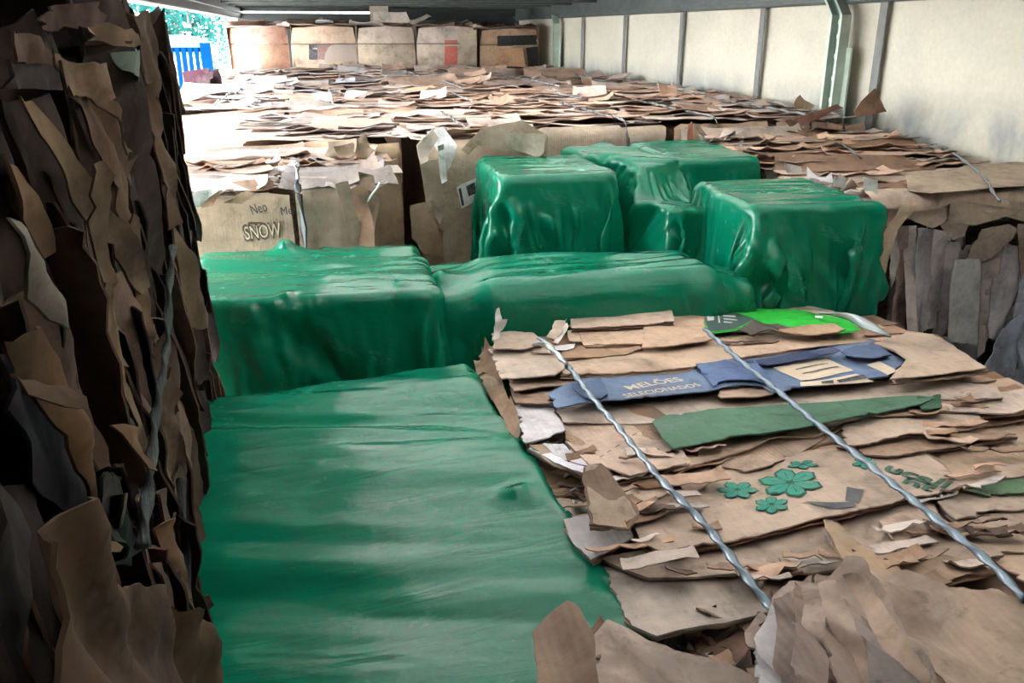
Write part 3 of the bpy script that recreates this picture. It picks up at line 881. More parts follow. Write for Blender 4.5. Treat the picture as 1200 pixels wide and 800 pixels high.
# --- bale printed SNOW
def snow_bale():
    x0, x1, y0, y1, zt = -0.37, 0.145, 2.20, 2.60, H(0.335)
    e = empty('cardboard_bale', ((x0+x1)/2, (y0+y1)/2, 0), 'cardboard bale with lettering on its front, one dark strap and a ragged layered top', 'bale', 'front bales of the back stack')
    core(e, x0+0.02, x1-0.02, y0+0.02, y1, 0, zt-0.03, BROWN)
    bm1 = bend_map(x0, y0, zt-0.035, 0.035)
    o, s = sheet(e, bm1, [(0.0, 0.35), (0.305, 0.35), (0.285, 0.985), (0.20, 1.00), (0.02, 0.99)], (0.40, 0.30, 0.21), MAT_CARD, h=0.03, amp=0.005, creases=1, curl=0)
    def at(px, py):
        p = on_y(px, py, y0); return p.x-x0, p.z-(zt-0.035)+1.0
    a, b2 = at(288, 281), at(330, 276)
    lettering(o, s, 'SNOW', (a[0]-0.004, a[1]-0.003), (b2[0]+0.006, b2[1]-0.003), 0.040, INK_BROWN, bold=0.05)
    lettering(o, s, 'SNOW', a, b2, 0.034, INK_TAN, lift=0.0022, bold=0.0)
    lettering(o, s, 'Neo', at(296, 252), at(314, 247), 0.026, INK_DARK)
    lettering(o, s, 'Mel', at(330, 252), at(345, 250), 0.021, INK_DARK)
    q = at(291, 263); decal(o, s, [[q, (q[0]+0.035, q[1]-0.001), (q[0]+0.035, q[1]+0.004), (q[0], q[1]+0.005)]], INK_BROWN, 'printed_line')
    bm2 = bend_map(x0+0.30, y0-0.004, zt-0.03, 0.035)
    o, s = sheet(e, bm2, [(0.005, 0.35), (0.215, 0.35), (0.19, 0.95), (0.17, 1.0), (0.0, 0.99)], (0.43, 0.33, 0.25), MAT_CARD, h=0.03, amp=0.006, creases=2, curl=0.0)
    # torn sheets hanging over the right corner
    for poly, c in (([(402,225),(425,215),(438,260),(440,300),(426,308),(415,262)], BROWN), ([(420,200),(438,205),(442,236),(432,262),(424,232)], (0.30,0.21,0.15)), ([(434,222),(446,228),(440,262),(437,288),(433,262)], TAN),
                    ([(392,215),(408,212),(430,300),(436,310),(422,312),(405,262)], (0.38,0.27,0.19))):
        face_sheet(e, poly, 'y', y0-0.02, vary(c), lean=rnd.uniform(-0.5, 0.2), h=0.02, amp=0.008, curl=0.02)
    # folded layers rolling over the front
    for poly, c, yy in (([(205,238),(232,222),(262,218),(240,236),(226,248),(216,258)], WHITE, y0-0.022), ([(262,236),(290,222),(300,226),(284,238)], (0.34,0.24,0.16), y0-0.02), ([(232,228),(262,222),(250,240),(236,244)], BROWN, y0-0.026)):
        face_sheet(e, poly, 'y', yy, c, h=0.018, amp=0.008, curl=0.02)
    for k in range(16):
        z = zt-0.030+0.0026*k; yy = y0-0.004+0.010*k
        for seg in range(2):
            xa = x0+rnd.uniform(-0.01, 0.04)+seg*0.25
            strip(e, (xa+0.13, yy+0.03, z), rnd.uniform(0.2, 0.33), rnd.uniform(0.04, 0.075), rnd.gauss(0, 0.08), rnd.uniform(-0.75, -0.15) if k < 9 else rnd.uniform(-.2, .2), rnd.gauss(0, 0.05), vary(rnd.choice(PAL_L+[TAN, BROWN])), h=0.022, amp=0.007, curl=0.018, jag=0.006)
    top_rows(e, x0, x1, y0+0.10, y1, zt+0.005, PAL_L+[TAN], 0.06, wild=0.3)
    # curled flap standing at the right end and a bit of white cord
    strip(e, (0.085, 2.33, zt+0.03), 0.10, 0.06, 0.3, -0.9, 0.2, (0.22, 0.16, 0.11), h=0.014, amp=0.012, curl=0.04)
    strip(e, (0.06, 2.36, zt+0.035), 0.09, 0.05, -0.4, -1.1, 0.1, (0.33, 0.26, 0.19), h=0.014, amp=0.012, curl=0.04)
    tube('white_cord', [on_y(428, 240, y0-0.02), on_y(436, 228, y0-0.03), on_y(443, 219, y0-0.03), on_y(444, 214, y0-0.02)], 0.003, INK_WHITE, e, None, 0, 1.0)
    strap_over(e, -0.062, y0, y1, zt-0.012, (0.08, 0.09, 0.10), 0.009, 0.012)
snow_bale()

# --- the other front bales of the back stack
def front_bale(x0, x1, y0, y1, h, label, panels, straps=(), pal=PAL, pitch=0.08, depth=0.5, color=BROWN):
    zt = H(h)
    e = empty('cardboard_bale', ((x0+x1)/2, (y0+y1)/2, 0), label, 'bale', 'front bales of the back stack')
    core(e, x0+0.02, x1-0.02, y0+0.02, y1, 0, zt-0.025, color)
    out = []
    for (a, b2, top, c) in panels:
        o, s = sheet(e, bend_map(x0, y0-rnd.uniform(0, 0.006), zt-0.004, 0.03), [(a, 1.0-depth), (b2, 1.0-depth), (b2+rnd.uniform(-.01, .01), 1.0+top), ((a+b2)/2, 1.0+top+rnd.uniform(-.02, .03)), (a+rnd.uniform(-.01, .01), 1.0+top)], c, h=0.03, amp=0.006, creases=1, curl=0.0, jag=0.006)
        out.append((o, s))
    top_rows(e, x0, x1, y0+0.05, y1, zt+0.004, pal, pitch)
    for sxp, dx in straps: strap_over(e, sxp, y0, y1, zt-0.004, (0.12, 0.13, 0.14), 0.006, dx)
    return e, out
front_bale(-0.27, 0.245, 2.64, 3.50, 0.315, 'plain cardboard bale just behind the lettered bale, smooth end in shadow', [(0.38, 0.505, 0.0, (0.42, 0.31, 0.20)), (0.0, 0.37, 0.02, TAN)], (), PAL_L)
e2, pn2 = front_bale(0.275, 0.665, 2.50, 3.40, 0.305, 'cardboard bale with a white paper label beside the green-wrapped bale', [(0.03, 0.20, 0.015, (0.42, 0.33, 0.24)), (0.19, 0.388, 0.02, (0.45, 0.36, 0.27))], ((0.462, 0.004),))
for poly, c, yy in (([(500,155),(520,148),(536,170),(528,195),(520,205),(516,180)], WHITE, 2.44), ([(488,170),(505,150),(512,160),(500,188),(492,192)], PALE, 2.45), ([(492,190),(512,186),(522,240),(516,262),(500,240)], (0.40,0.31,0.24), 2.47),
                    ([(480,240),(502,236),(514,272),(520,300),(496,296),(482,278)], (0.30,0.20,0.14), 2.46), ([(512,170),(520,168),(524,212),(517,214)], WHITE, 2.43), ([(497,262),(518,268),(520,306),(502,312)], BROWN, 2.47)):
    face_sheet(e2, poly, 'y', yy, c, lean=rnd.uniform(-.4, .2), h=0.018, amp=0.009, curl=0.02)
o, s, at = face_sheet(e2, [(540,175),(565,150),(612,140),(642,160),(640,180),(630,186),(596,178),(560,170),(548,182)], 'y', 2.455, (0.44, 0.345, 0.26), h=0.025, amp=0.006)
o, s, at = face_sheet(e2, [(592,156),(640,157),(636,178),(628,184),(604,176),(592,168)], 'y', 2.435, (0.46, 0.40, 0.32), h=0.022, amp=0.003)
o, s, at = face_sheet(e2, [(535,219),(562,206),(563,232),(541,244)], 'y', 2.482, (0.62, 0.64, 0.62), mat=MAT_PRINT, t=0.0015, h=0.02, amp=0.001, creases=0, curl=0.003, name='paper_label')
decal(o, s, [[at(537,221), at(540,220), at(544,240), at(541,241)], [at(546,218), at(556,213), at(558,226), at(549,230)]], INK_DARK, 'label_print')
strip(e2, (0.55, 2.60, H(0.285)), 0.30, 0.12, 0.55, 0.2, 0.0, TAN2, h=0.025, amp=0.008)
strip(e2, (0.40, 2.56, H(0.285)), 0.22, 0.10, 0.2, 0.35, 0.0, (0.50, 0.36, 0.27), h=0.025, amp=0.008)
front_bale(0.685, 1.165, 2.84, 3.72, 0.305, 'smooth-faced tan bale behind the green-wrapped bales, one dark strap', [(0.0, 0.33, 0.03, (0.47, 0.375, 0.285)), (0.32, 0.478, 0.03, (0.49, 0.39, 0.30))], ((1.03, 0.01),))
e4, _ = front_bale(1.18, 1.57, 2.84, 3.72, 0.30, 'cardboard bale with torn reddish flap, left of the ragged right-hand bale', [(0.02, 0.10, -0.01, (0.45, 0.30, 0.21)), (0.09, 0.37, 0.0, (0.44, 0.31, 0.22))], ((1.365, 0.01),))
face_sheet(e4, [(806,148),(812,143),(812,180),(806,184)], 'y', 2.82, (0.50, 0.20, 0.12), h=0.02, amp=0.004)
face_sheet(e4, [(798,150),(806,148),(806,190),(800,190)], 'y', 2.81, PALE, h=0.02, amp=0.004)
e5, _ = front_bale(1.575, 1.915, 2.80, 3.72, 0.295, 'cardboard bale against the curtain under the near green post', [(0.0, 0.20, 0.0, (0.40, 0.28, 0.21)), (0.19, 0.345, 0.0, (0.43, 0.29, 0.22))], ((1.70, 0.0), (1.83, 0.0)))
face_sheet(e5, [(998,130),(1024,103),(1041,131),(1020,134),(1004,138)], 'y', 2.70, (0.30, 0.19, 0.13), lean=0.0, h=0.02, amp=0.01, curl=0.01, ridge=0.01)
face_sheet(e5, [(928,122),(938,111),(956,124),(950,128),(934,128)], 'y', 2.92, (0.42, 0.32, 0.22), lean=0.4, h=0.018, amp=0.01, ridge=0.01)
for poly, c in (([(920,142),(980,122),(986,126),(930,152)], (0.36,0.20,0.16)), ([(905,140),(945,134),(968,132),(930,145)], (0.50,0.33,0.27)), ([(926,138),(955,140),(940,150)], (0.62,0.50,0.45))):
    face_sheet(e5, poly, 'y', 2.80, c, lean=0.3, h=0.02, amp=0.008)

# --- rows of bales filling the trailer behind them
ORD = ['first', 'second', 'third', 'fourth', 'fifth', 'sixth']
ROWS = [(3.56, 4.42), (4.46, 5.36), (5.40, 6.30), (6.34, 7.36), (7.40, 8.30)]
xs = [-0.64, -0.12, 0.40, 0.92, 1.42, 1.915]
for ri, (ya, yb) in enumerate(ROWS):
    for ci in range(5):
        x0, x1 = xs[ci]+0.008, xs[ci+1]-0.008
        y0, y1 = ya+rnd.uniform(-0.02, 0.02), yb
        if ri == 0 and ci >= 2: y0 = 3.74
        zt = H(0.30+rnd.uniform(-0.012, 0.012))
        if ri == 4: zt = H(0.318)
        side = ['against the open left side', 'second from the open side', 'middle of its row', 'second from the curtain', 'against the right curtain'][ci]
        lab = 'flat-topped cardboard bale, %s row behind the front bales, %s' % (ORD[ri], side)
        e = empty('cardboard_bale', ((x0+x1)/2, (y0+y1)/2, 0), lab, 'bale', 'bales filling the back of the trailer')
        core(e, x0+0.01, x1-0.01, y0+0.01, y1-0.005, 0, zt-0.02, BROWN)
        if ri < 4:
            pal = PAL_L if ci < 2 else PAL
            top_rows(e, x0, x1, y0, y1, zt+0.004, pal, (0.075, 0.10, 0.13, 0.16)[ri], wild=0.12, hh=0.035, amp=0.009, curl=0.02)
            # torn scraps standing up
            for k in range(2):
                strip(e, (rnd.uniform(x0+.05, x1-.05), rnd.uniform(y0, y1), zt+0.02), rnd.uniform(.08, .2), rnd.uniform(.05, .09), rnd.gauss(0, .4), rnd.uniform(-0.7, -0.15), rnd.gauss(0, .12), vary(rnd.choice(pal)), h=0.025, amp=0.008, curl=0.02)
            if ri < 3: strap_over(e, (x0+x1)/2+rnd.uniform(-.08, .08), y0, y1, zt+0.004, (0.30, 0.33, 0.35), 0.005, top_only=True)
            # front face sheet closing the gap to the row before
            sheet(e, bend_map(x0, y0, zt, 0.03), [(0, .7), (x1-x0, .7), (x1-x0, 1.02), (0, 1.02)], vary(TAN), h=0.05, amp=0.006, curl=0, jag=0.006)

# --- top row at the far end, standing on the stack
far = [(268, 338, (0.42, 0.245, 0.17), 'reddish-brown drum-like cardboard bale at the left end of the top far row'),
       (341, 418, (0.42, 0.32, 0.23), 'top far row bale with dark printed panel and round grey patch'),
       (419, 487, (0.43, 0.34, 0.25), 'plain tan top far row bale with white board lying on it'),
       (489, 559, (0.45, 0.36, 0.28), 'top far row bale with red printed block and hanging flap'),
       (563, 632, (0.36, 0.235, 0.145), 'top far row bale with black printed band, nearest the far post')]
for i, (pa, pb, c, lab) in enumerate(far):
    y0 = 7.46; a = on_y(pa, 55, y0).x; b2 = on_y(pb, 55, y0).x; zb = H(0.30); zt = H(-0.055) if i != 4 else H(-0.035)
    e = empty('cardboard_bale', ((a+b2)/2, y0+0.35, zb), lab, 'bale', 'top row at the far end')
    core(e, a+0.03, b2-0.03, y0+(0.14 if i == 0 else 0.07), y0+0.75, zb, zt-0.03, BROWN)
    W = b2-a
    def bulge(a=a, W=W, y0=y0, zb=zb, zt=zt, k=0.05 if i == 0 else 0.018):
        hz = zt-zb
        def f(u, v):
            s = max(-1, min(1, (u/W-0.5)*2)); w = max(0, min(1, v/hz))
            return Vector((a+u, y0+k*s*s*1.6+0.03*(abs(2*w-1)**3)+(0.012*math.exp(-((w-.56)/.03)**2)), zb+v)), Vector((0.15*s, -1, 0)).normalized()
        return f
    mf = bulge(); hz = zt-zb
    def q(px, py): 
        p = on_y(px, py, y0); return p.x-a, p.z-zb
    o1, s1 = sheet(e, mf, [(0.0, 0.005), (W, 0.005), (W, hz*0.56), (0.0, hz*0.56)], c, h=0.05, amp=0.006, creases=1, curl=0)
    o2, s2 = sheet(e, mf, [(0.0, hz*0.55), (W, hz*0.55), (W-0.02, hz*0.92), (W*.5, hz*.95), (0.02, hz*0.90)], vary(c, .1), h=0.05, amp=0.006, creases=1, curl=0)
    sheet(e, flat_map(Vector((a, y0+0.03, zb)), Vector((0.05, 1, 0)), Vector((0, 0, 1))), [(0, 0), (0.7, 0), (0.7, hz*.95), (0, hz*.95)], vary(c), h=0.08, amp=0.008, curl=0)
    sheet(e, flat_map(Vector((b2, y0+0.03, zb)), Vector((-0.05, 1, 0)), Vector((0, 0, 1))), [(0, 0), (0.7, 0), (0.7, hz*.95), (0, hz*.95)], vary(c), h=0.08, amp=0.008, curl=0)
    top_rows(e, a, b2, y0+0.01, y0+0.75, zt-0.012, [c, TAN, PALE], 0.14, hh=0.04, amp=0.012, wild=0.4, curl=0.04)
    tube('strap', [mf(u*W, hz*0.56)[0]+Vector((0, -0.008, 0)) for u in (0, .25, .5, .75, 1)], 0.005, MAT_STRAP, e, (0.12, 0.10, 0.09), 0, 0.8, 6, 4)
    if i == 1:
        decal(o1, s1, [[q(362,50), q(372,50), q(372,70), q(362,70)]], INK_DARK, 'printed_panel', 0.002, 0.05)
        decal(o1, s1, [[q(372,50), q(392,50), q(386,70), q(372,70)]], make_ink('faded_red_ink', (0.20, 0.12, 0.11)), 'printed_panel', 0.002, 0.05)
        cc = q(400, 66); decal(o1, s1, [[(cc[0]+0.14*math.cos(t*math.pi/8), max(0.006, cc[1]-.04+0.15*math.sin(t*math.pi/8))) for t in range(0, 9)]], make_ink('grey_patch', (0.33, 0.27, 0.23)), 'round_patch', 0.0024, 0.05)
        strip(e, ((a+b2)/2+.02, y0+.1, zt+.01), .16, .07, 0, 0.3, 0, WHITE, h=.04)
    if i == 2:
        strip(e, (b2-0.18, y0+.06, zt+.045), .3, .09, 0, -0.9, 0, PALE, h=.04, amp=.006)
        strip(e, (a+0.2, y0+.12, zt+.075), .16, .15, 0, -1.3, 0, (0.40, 0.33, 0.26), h=.04, amp=.006)
    if i == 3:
        decal(o1, s1, [[q(521,54), q(536,54), q(536,77), q(521,78)]], INK_RED, 'printed_block', 0.002, 0.05)
        decal(o2, s2, [[q(521,47), q(536,47), q(536,53), q(521,53)]], INK_RED, 'printed_block', 0.002, 0.05)
        face_sheet(e, [(537,36),(558,35),(559,58),(550,63),(539,60)], 'y', y0-0.03, (0.44, 0.35, 0.26), h=.04, amp=.006)
        strip(e, (a+.04, y0+.05, zt+.03), .22, .06, 0.6, -0.4, 0.3, PALE, h=.03)
    if i == 4:
        decal(o2, s2, [[q(583,42), q(630,41), q(630,53), q(583,54)]], INK_BLACK, 'black_band', 0.004, 0.05)
        decal(o1, s1, [[q(616,56), q(631,54), q(632,80), q(620,80)]], INK_BLACK, 'black_band', 0.004, 0.05)
        face_sheet(e, [(582,58),(612,56),(617,80),(580,81)], 'y', y0-0.02, (0.40, 0.225, 0.125), h=.04, amp=.004)

# --- crumpled dark red carton on the open edge
dp = on_z(237, 103, H(0.29))
de = empty('crushed_carton', (dp.x, dp.y, H(0.30)), 'crushed dark red carton lying on the open left edge of the stack', 'carton')
for k, (lx_, lz, tl) in enumerate(((0.16, 0.06, -1.2), (0.13, 0.05, -0.2), (0.15, 0.05, -0.9))):
    strip(de, (dp.x+0.02*k-0.02, dp.y+0.05*k, H(0.29)+0.04), lx_, 0.11, 0.2*k-0.2, tl, 0.1, (0.022, 0.002, 0.007), mat=MAT_DIRTY, h=0.02, amp=0.008, name='carton_panel')

# ------------------------------------------------------------------ ragged right-hand bale with the grey pleated end
def right_bale():
    x0, x1, y0, y1 = 1.265, 1.94, 1.86, 2.76
    def dz(x, y): return -0.075*(1-(y-y0)/(y1-y0))
    zt = H(0.325)
    e = empty('cardboard_bale', ((x0+x1)/2, (y0+y1)/2, 0), 'ragged bale against the curtain with grey vertical pleats on its end', 'bale')
    # wedge-shaped packed mass
    core(e, x0+0.05, x1-0.02, y0+0.04, y1, 0, zt-0.10, (0.16, 0.13, 0.11))
    core(e, x0+0.06, x1-0.02, y0+0.40, y1-0.01, zt-0.11, zt-0.045, (0.16, 0.13, 0.11))
    pal = [TAN, TAN2, (0.44, 0.36, 0.28), (0.38, 0.30, 0.23), PALE, BROWN]
    top_rows(e, x0+0.04, x1, y0+0.03, y1, zt-0.004, pal, 0.05, dz=dz, hh=0.026, amp=0.010, minl=0.22, curl=0.02, wild=0.1)
    # ragged left side: ends of sheets sticking out towards the open middle
    for k in range(70):
        y = rnd.uniform(y0+0.02, y1-0.03); zz = zt+dz(0, y)-rnd.uniform(0.0, 0.12)
        L, w = rnd.uniform(0.07, 0.15), rnd.uniform(0.03, 0.075)
        strip(e, (x0+0.055+rnd.uniform(-0.03, 0.02), y, zz), L, w, rnd.gauss(0, 0.5), rnd.gauss(0.1, 0.5), rnd.uniform(-0.1, 0.7), vary(rnd.choice(pal+[WHITE, (0.40,0.40,0.41), DARKB, GREYC]), .3), h=0.016, amp=0.010, curl=0.025, jag=0.006)
    for poly, xv in (([(918,190),(938,195),(944,214),(926,218)], x0+0.0), ([(1012,207),(1029,211),(1028,228),(1013,224)], x0-0.01), ([(978,205),(992,208),(990,222),(976,218)], x0), ([(948,208),(960,210),(958,220),(948,217)], x0)):
        face_sheet(e, poly, 'y', on_x(poly[0][0], poly[0][1], xv).y, (0.52, 0.50, 0.48), lean=-0.3, h=0.016, amp=0.004, curl=0.01)
    # big tan panel at the right of the top with the strap across it
    def ztop(px, py): 
        p = on_z(px, py, H(0.36)); return p
    px_sheet(e, [(1060,212),(1130,200),(1200,194),(1208,193),(1208,220),(1160,224),(1090,230),(1064,226)], H(0.378), (0.46, 0.36, 0.27), tilt=-0.06, back=0.0, h=0.03, amp=0.006)
    tube('strap', [on_z(1118, 180, H(0.325)), on_z(1140, 196, H(0.343)), on_z(1156, 212, H(0.353)), on_z(1164, 226, H(0.362)), on_z(1172, 236, H(0.375))], 0.005, MAT_STRAP, e, (0.12, 0.14, 0.15), 30, 0.5)
    tube('strap', [on_z(985, 168, H(0.325)), on_z(1000, 178, H(0.325)), on_z(1010, 186, H(0.34))], 0.004, MAT_STRAP, e, (0.10, 0.11, 0.12), 30, 0.5)
    # soft folded sheets rolling over the front top edge
    yf = y0-0.02; zf = H(0.40)
    for k, (xa, xb, v0, c) in enumerate(((1.29, 1.60, 0.955, (0.50, 0.385, 0.30)), (1.52, 1.95, 0.94, (0.46, 0.36, 0.28)), (1.30, 1.95, 0.975, (0.52, 0.40, 0.31)))):
        w = xb-xa
        sheet(e, bend_map(xa, yf-0.006*k, zf+0.010*k, 0.028, -0.06), [(0.0, v0), (w*.2, v0-.012), (w*.4, v0+.006), (w*.62, v0-.02), (w*.8, v0), (w, v0-.01), (w, 1.07), (w*.7, 1.10), (w*.3, 1.06), (0.02, 1.09)], c, h=0.014, amp=0.004, crumple=0.008, cf=(9, 24), curl=0.006, creases=0)
    for k, (poly, c) in enumerate((([(1100,262),(1118,252),(1136,258),(1128,276),(1112,280)], (0.36, 0.29, 0.24)), ([(1130,300),(1150,268),(1180,262),(1190,268),(1170,290),(1150,306)], (0.32, 0.25, 0.20)))):
        face_sheet(e, poly, 'y', yf-0.012*k, c, h=0.012, amp=0.005, crumple=0.009, cf=(9, 26), curl=0.010)
    # hanging pale flap over the green plastic
    face_sheet(e, [(1000,338),(1022,290),(1042,262),(1056,240),(1074,240),(1052,268),(1042,300),(1036,328),(1018,336)], 'y', yf-0.03, (0.55, 0.43, 0.30), lean=-0.5, h=0.014, amp=0.005, mat=MAT_CARD)
    face_sheet(e, [(1044,290),(1052,272),(1055,300),(1048,326),(1043,336)], 'y', yf-0.035, (0.46, 0.42, 0.38), lean=-0.4, h=0.018, amp=0.008)
    # grey vertical pleats
    pleats = [([(1046,266),(1062,264),(1064,330),(1060,395),(1044,392),(1046,330)], 0.30, (0.26,0.20,0.17)), ([(1056,264),(1074,264),(1072,330),(1074,392),(1062,392),(1060,330)], -0.4, GREYC), ([(1070,266),(1086,266),(1082,340),(1078,392),(1068,390),(1072,330)], 0.5, (0.38,0.36,0.35)),
              ([(1082,266),(1098,268),(1094,320),(1088,384),(1078,388),(1080,340)], -0.5, (0.30,0.28,0.27)), ([(1094,268),(1112,272),(1106,330),(1098,384),(1086,388),(1090,330)], 0.45, (0.36,0.35,0.35)), ([(1108,280),(1124,284),(1118,330),(1108,390),(1098,400),(1104,340)], -0.5, (0.22,0.21,0.21)),
              ([(1104,394),(1116,396),(1114,420),(1102,412)], 0.2, GREYC), ([(1150,306),(1170,300),(1166,350),(1154,412),(1146,420),(1150,350)], -0.4, (0.33,0.30,0.28)), ([(1176,284),(1196,290),(1190,340),(1170,400),(1158,396),(1164,340)], 0.2, (0.36,0.35,0.35)), ([(1162,280),(1176,284),(1168,340),(1156,400),(1150,380),(1156,320)], -0.6, (0.28,0.25,0.23)),
              ([(1192,262),(1215,262),(1215,330),(1196,336),(1190,300)], 0.3, (0.30,0.24,0.19)), ([(1196,300),(1220,300),(1215,390),(1190,400),(1186,370)], -0.2, (0.36,0.36,0.38)), ([(1120,400),(1148,404),(1140,436),(1118,428)], 0.3, (0.26,0.25,0.25)),
              ([(1152,430),(1172,386),(1186,372),(1200,360),(1215,366),(1212,460),(1188,458),(1160,440)], 0.25, (0.34,0.40,0.47)), ([(1186,360),(1202,352),(1210,400),(1200,430),(1190,400)], -0.5, (0.30,0.35,0.42))]
    for k, (poly, ln, c) in enumerate(pleats):
        face_sheet(e, poly, 'y', yf+0.002-0.004*(k % 3), vary((c[0]*1.45, c[1]*1.42, c[2]*1.4), .1), lean=ln, mat=MAT_GREY, h=0.012, amp=0.004, crumple=0.008, cf=(34, 6), curl=0.010, creases=2, name='pleated_sheet')
    face_sheet(e, [(1117,304),(1147,303),(1149,330),(1144,404),(1126,402),(1110,398),(1113,340)], 'y', yf-0.04, (0.50, 0.49, 0.48), lean=0.05, mat=MAT_GREY, h=0.02, amp=0.002, creases=0, curl=0.004, name='hanging_panel')
    for k in range(26):
        px = rnd.uniform(1044, 1215); py = rnd.uniform(266, 300); w = rnd.uniform(5, 12); L = rnd.uniform(70, 140); dx = rnd.uniform(-14, 4)
        face_sheet(e, [(px, py), (px+w, py), (px+w+dx*.5, py+L*.5), (px+w*.8+dx, py+L), (px+dx, py+L), (px+dx*.5, py+L*.5)], 'y', yf+0.028, vary(rnd.choice([GREYC, (0.36,0.31,0.28), (0.5,0.48,0.46)]), .2), lean=rnd.uniform(-1.2, 0.35), mat=MAT_GREY, h=0.022, amp=0.006, name='pleated_sheet')
right_bale()

# ------------------------------------------------------------------ tall dark bale at the near left
def left_bale():
    x0, x1, y0, y1 = -0.63, -0.235, 0.30, 1.52
    zt = ZC+0.0
    e = empty('cardboard_bale', ((x0+x1)/2, (y0+y1)/2, 0), 'tall dark bale of crumpled brown sheets at the near left', 'bale')
    core(e, x0, x1-0.02, y0, y1-0.03, 0, zt-0.02, (0.09, 0.06, 0.045), rough=0.02)
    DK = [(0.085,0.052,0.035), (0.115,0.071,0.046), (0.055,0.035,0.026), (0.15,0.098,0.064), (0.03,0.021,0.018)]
    def bulge(y, z): return 0.085*max(0, min(1.2, (1.45-y)/0.8))*max(0, min(1.2, (zt-z)/0.5))
    # background of standing sheets seen edge-on, leaning like the traced ones
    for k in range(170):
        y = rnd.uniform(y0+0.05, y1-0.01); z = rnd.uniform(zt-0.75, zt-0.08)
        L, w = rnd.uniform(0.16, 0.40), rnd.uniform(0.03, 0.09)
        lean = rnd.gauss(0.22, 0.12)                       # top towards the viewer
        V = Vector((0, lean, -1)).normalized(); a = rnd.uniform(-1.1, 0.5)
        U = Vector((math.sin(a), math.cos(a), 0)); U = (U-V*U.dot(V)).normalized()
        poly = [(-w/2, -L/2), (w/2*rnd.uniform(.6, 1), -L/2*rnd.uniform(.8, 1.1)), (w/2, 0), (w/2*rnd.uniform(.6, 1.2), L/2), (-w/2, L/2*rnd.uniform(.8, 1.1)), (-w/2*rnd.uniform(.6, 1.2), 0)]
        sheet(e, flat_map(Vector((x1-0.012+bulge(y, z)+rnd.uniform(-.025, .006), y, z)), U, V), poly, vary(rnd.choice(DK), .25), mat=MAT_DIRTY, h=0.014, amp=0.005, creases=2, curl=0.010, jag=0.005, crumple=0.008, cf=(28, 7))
    def S(poly, c, dx=0.0, lean=0.0, **kw):
        a = dict(mat=MAT_DIRTY, h=0.010, amp=0.004, creases=2, curl=0.008, jag=0.004, crumple=0.013, cf=(26, 9)); a.update(kw)
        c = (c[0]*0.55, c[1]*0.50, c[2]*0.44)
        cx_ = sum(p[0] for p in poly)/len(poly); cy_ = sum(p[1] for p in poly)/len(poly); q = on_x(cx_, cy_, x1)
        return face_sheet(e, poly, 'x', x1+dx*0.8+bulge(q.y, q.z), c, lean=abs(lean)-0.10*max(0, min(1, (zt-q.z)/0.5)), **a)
    # traced sheets on the visible long side
    S([(22,112),(40,118),(75,165),(110,215),(150,290),(168,335),(160,345),(140,310),(100,245),(60,180),(30,135)], (0.40,0.30,0.20), 0.028, -0.35, h=0.010)
    S([(62,108),(95,95),(130,120),(155,190),(163,180),(150,255),(140,262),(120,215),(92,150)], (0.24,0.155,0.105), 0.015, -0.2, ridge=0.004)
    S([(60,62),(90,72),(120,78),(135,92),(118,120),(140,165),(160,178),(152,182),(128,140),(105,112),(80,108),(66,85)], (0.42,0.30,0.21), 0.035, -0.15, ridge=0.006)
    S([(0,35),(42,42),(58,66),(52,74),(20,72),(0,68)], (0.24,0.16,0.12), 0.03, -0.2)
    S([(0,70),(40,76),(85,95),(60,106),(25,104),(0,104)], (0.06,0.045,0.045), 0.018, 0.0)
    S([(95,30),(120,26),(148,40),(150,52),(138,55),(105,42)], (0.42,0.31,0.22), 0.03, -0.2)
    S([(40,28),(70,8),(108,2),(120,18),(118,28),(95,34),(60,36)], (0.16,0.10,0.085), 0.035, -0.1, ridge=0.005)
    S([(95,200),(108,188),(118,205),(128,255),(138,330),(148,430),(130,425),(118,330),(105,260)], (0.36,0.265,0.18), 0.03, -0.45)
    S([(8,180),(35,195),(50,230),(68,295),(62,305),(42,270),(18,235),(5,215)], (0.40,0.28,0.18), 0.03, -0.25)
    S([(0,255),(22,268),(50,310),(68,345),(55,362),(62,385),(40,375),(18,350),(0,320)], (0.42,0.39,0.36), 0.040, -0.2, ridge=0.005)
    S([(0,400),(30,388),(48,382),(62,420),(90,500),(118,590),(112,612),(98,575),(60,500),(20,430)], (0.33,0.21,0.125), 0.035, -0.2)
    S([(0,415),(40,430),(70,500),(95,570),(90,610),(60,580),(20,520),(0,480)], (0.05,0.05,0.075), 0.02, 0)
    S([(4,438),(34,452),(52,466),(58,480),(40,478),(20,462)], (0.34,0.25,0.19), 0.04, -0.2)
    S([(112,330),(126,335),(150,430),(170,510),(172,540),(158,520),(138,440),(120,380)], (0.32,0.23,0.15), 0.025, -0.5)
    S([(150,250),(160,255),(168,300),(180,390),(178,420),(168,380),(158,310)], (0.30,0.215,0.145), 0.02, -0.5)
    S([(160,20),(172,12),(188,30),(190,60),(196,130),(198,200),(188,190),(180,120),(170,60)], (0.20,0.14,0.105), 0.015, -0.3)
    S([(170,100),(180,95),(188,150),(196,215),(204,260),(198,270),(186,220),(176,160)], (0.25,0.17,0.12), 0.03, -0.4)
    S([(198,260),(214,300),(235,360),(236,384),(226,384),(212,350),(200,310)], (0.30,0.22,0.155), 0.02, -0.3)
    S([(130,498),(146,500),(160,540),(158,552),(146,545)], (0.40,0.27,0.17), 0.03, -0.3)
    S([(120,560),(150,552),(172,570),(175,640),(160,662),(135,655),(122,635)], (0.035,0.05,0.045), 0.03, 0.0, name='dark_film', ridge=0.004)
    o, s, at = S([(130,580),(150,579),(151,605),(148,617),(133,614)], (0.50,0.51,0.51), 0.042, 0.0, name='paper_label', mat=MAT_PRINT, t=0.0015, creases=0, amp=0.001, curl=0.002)
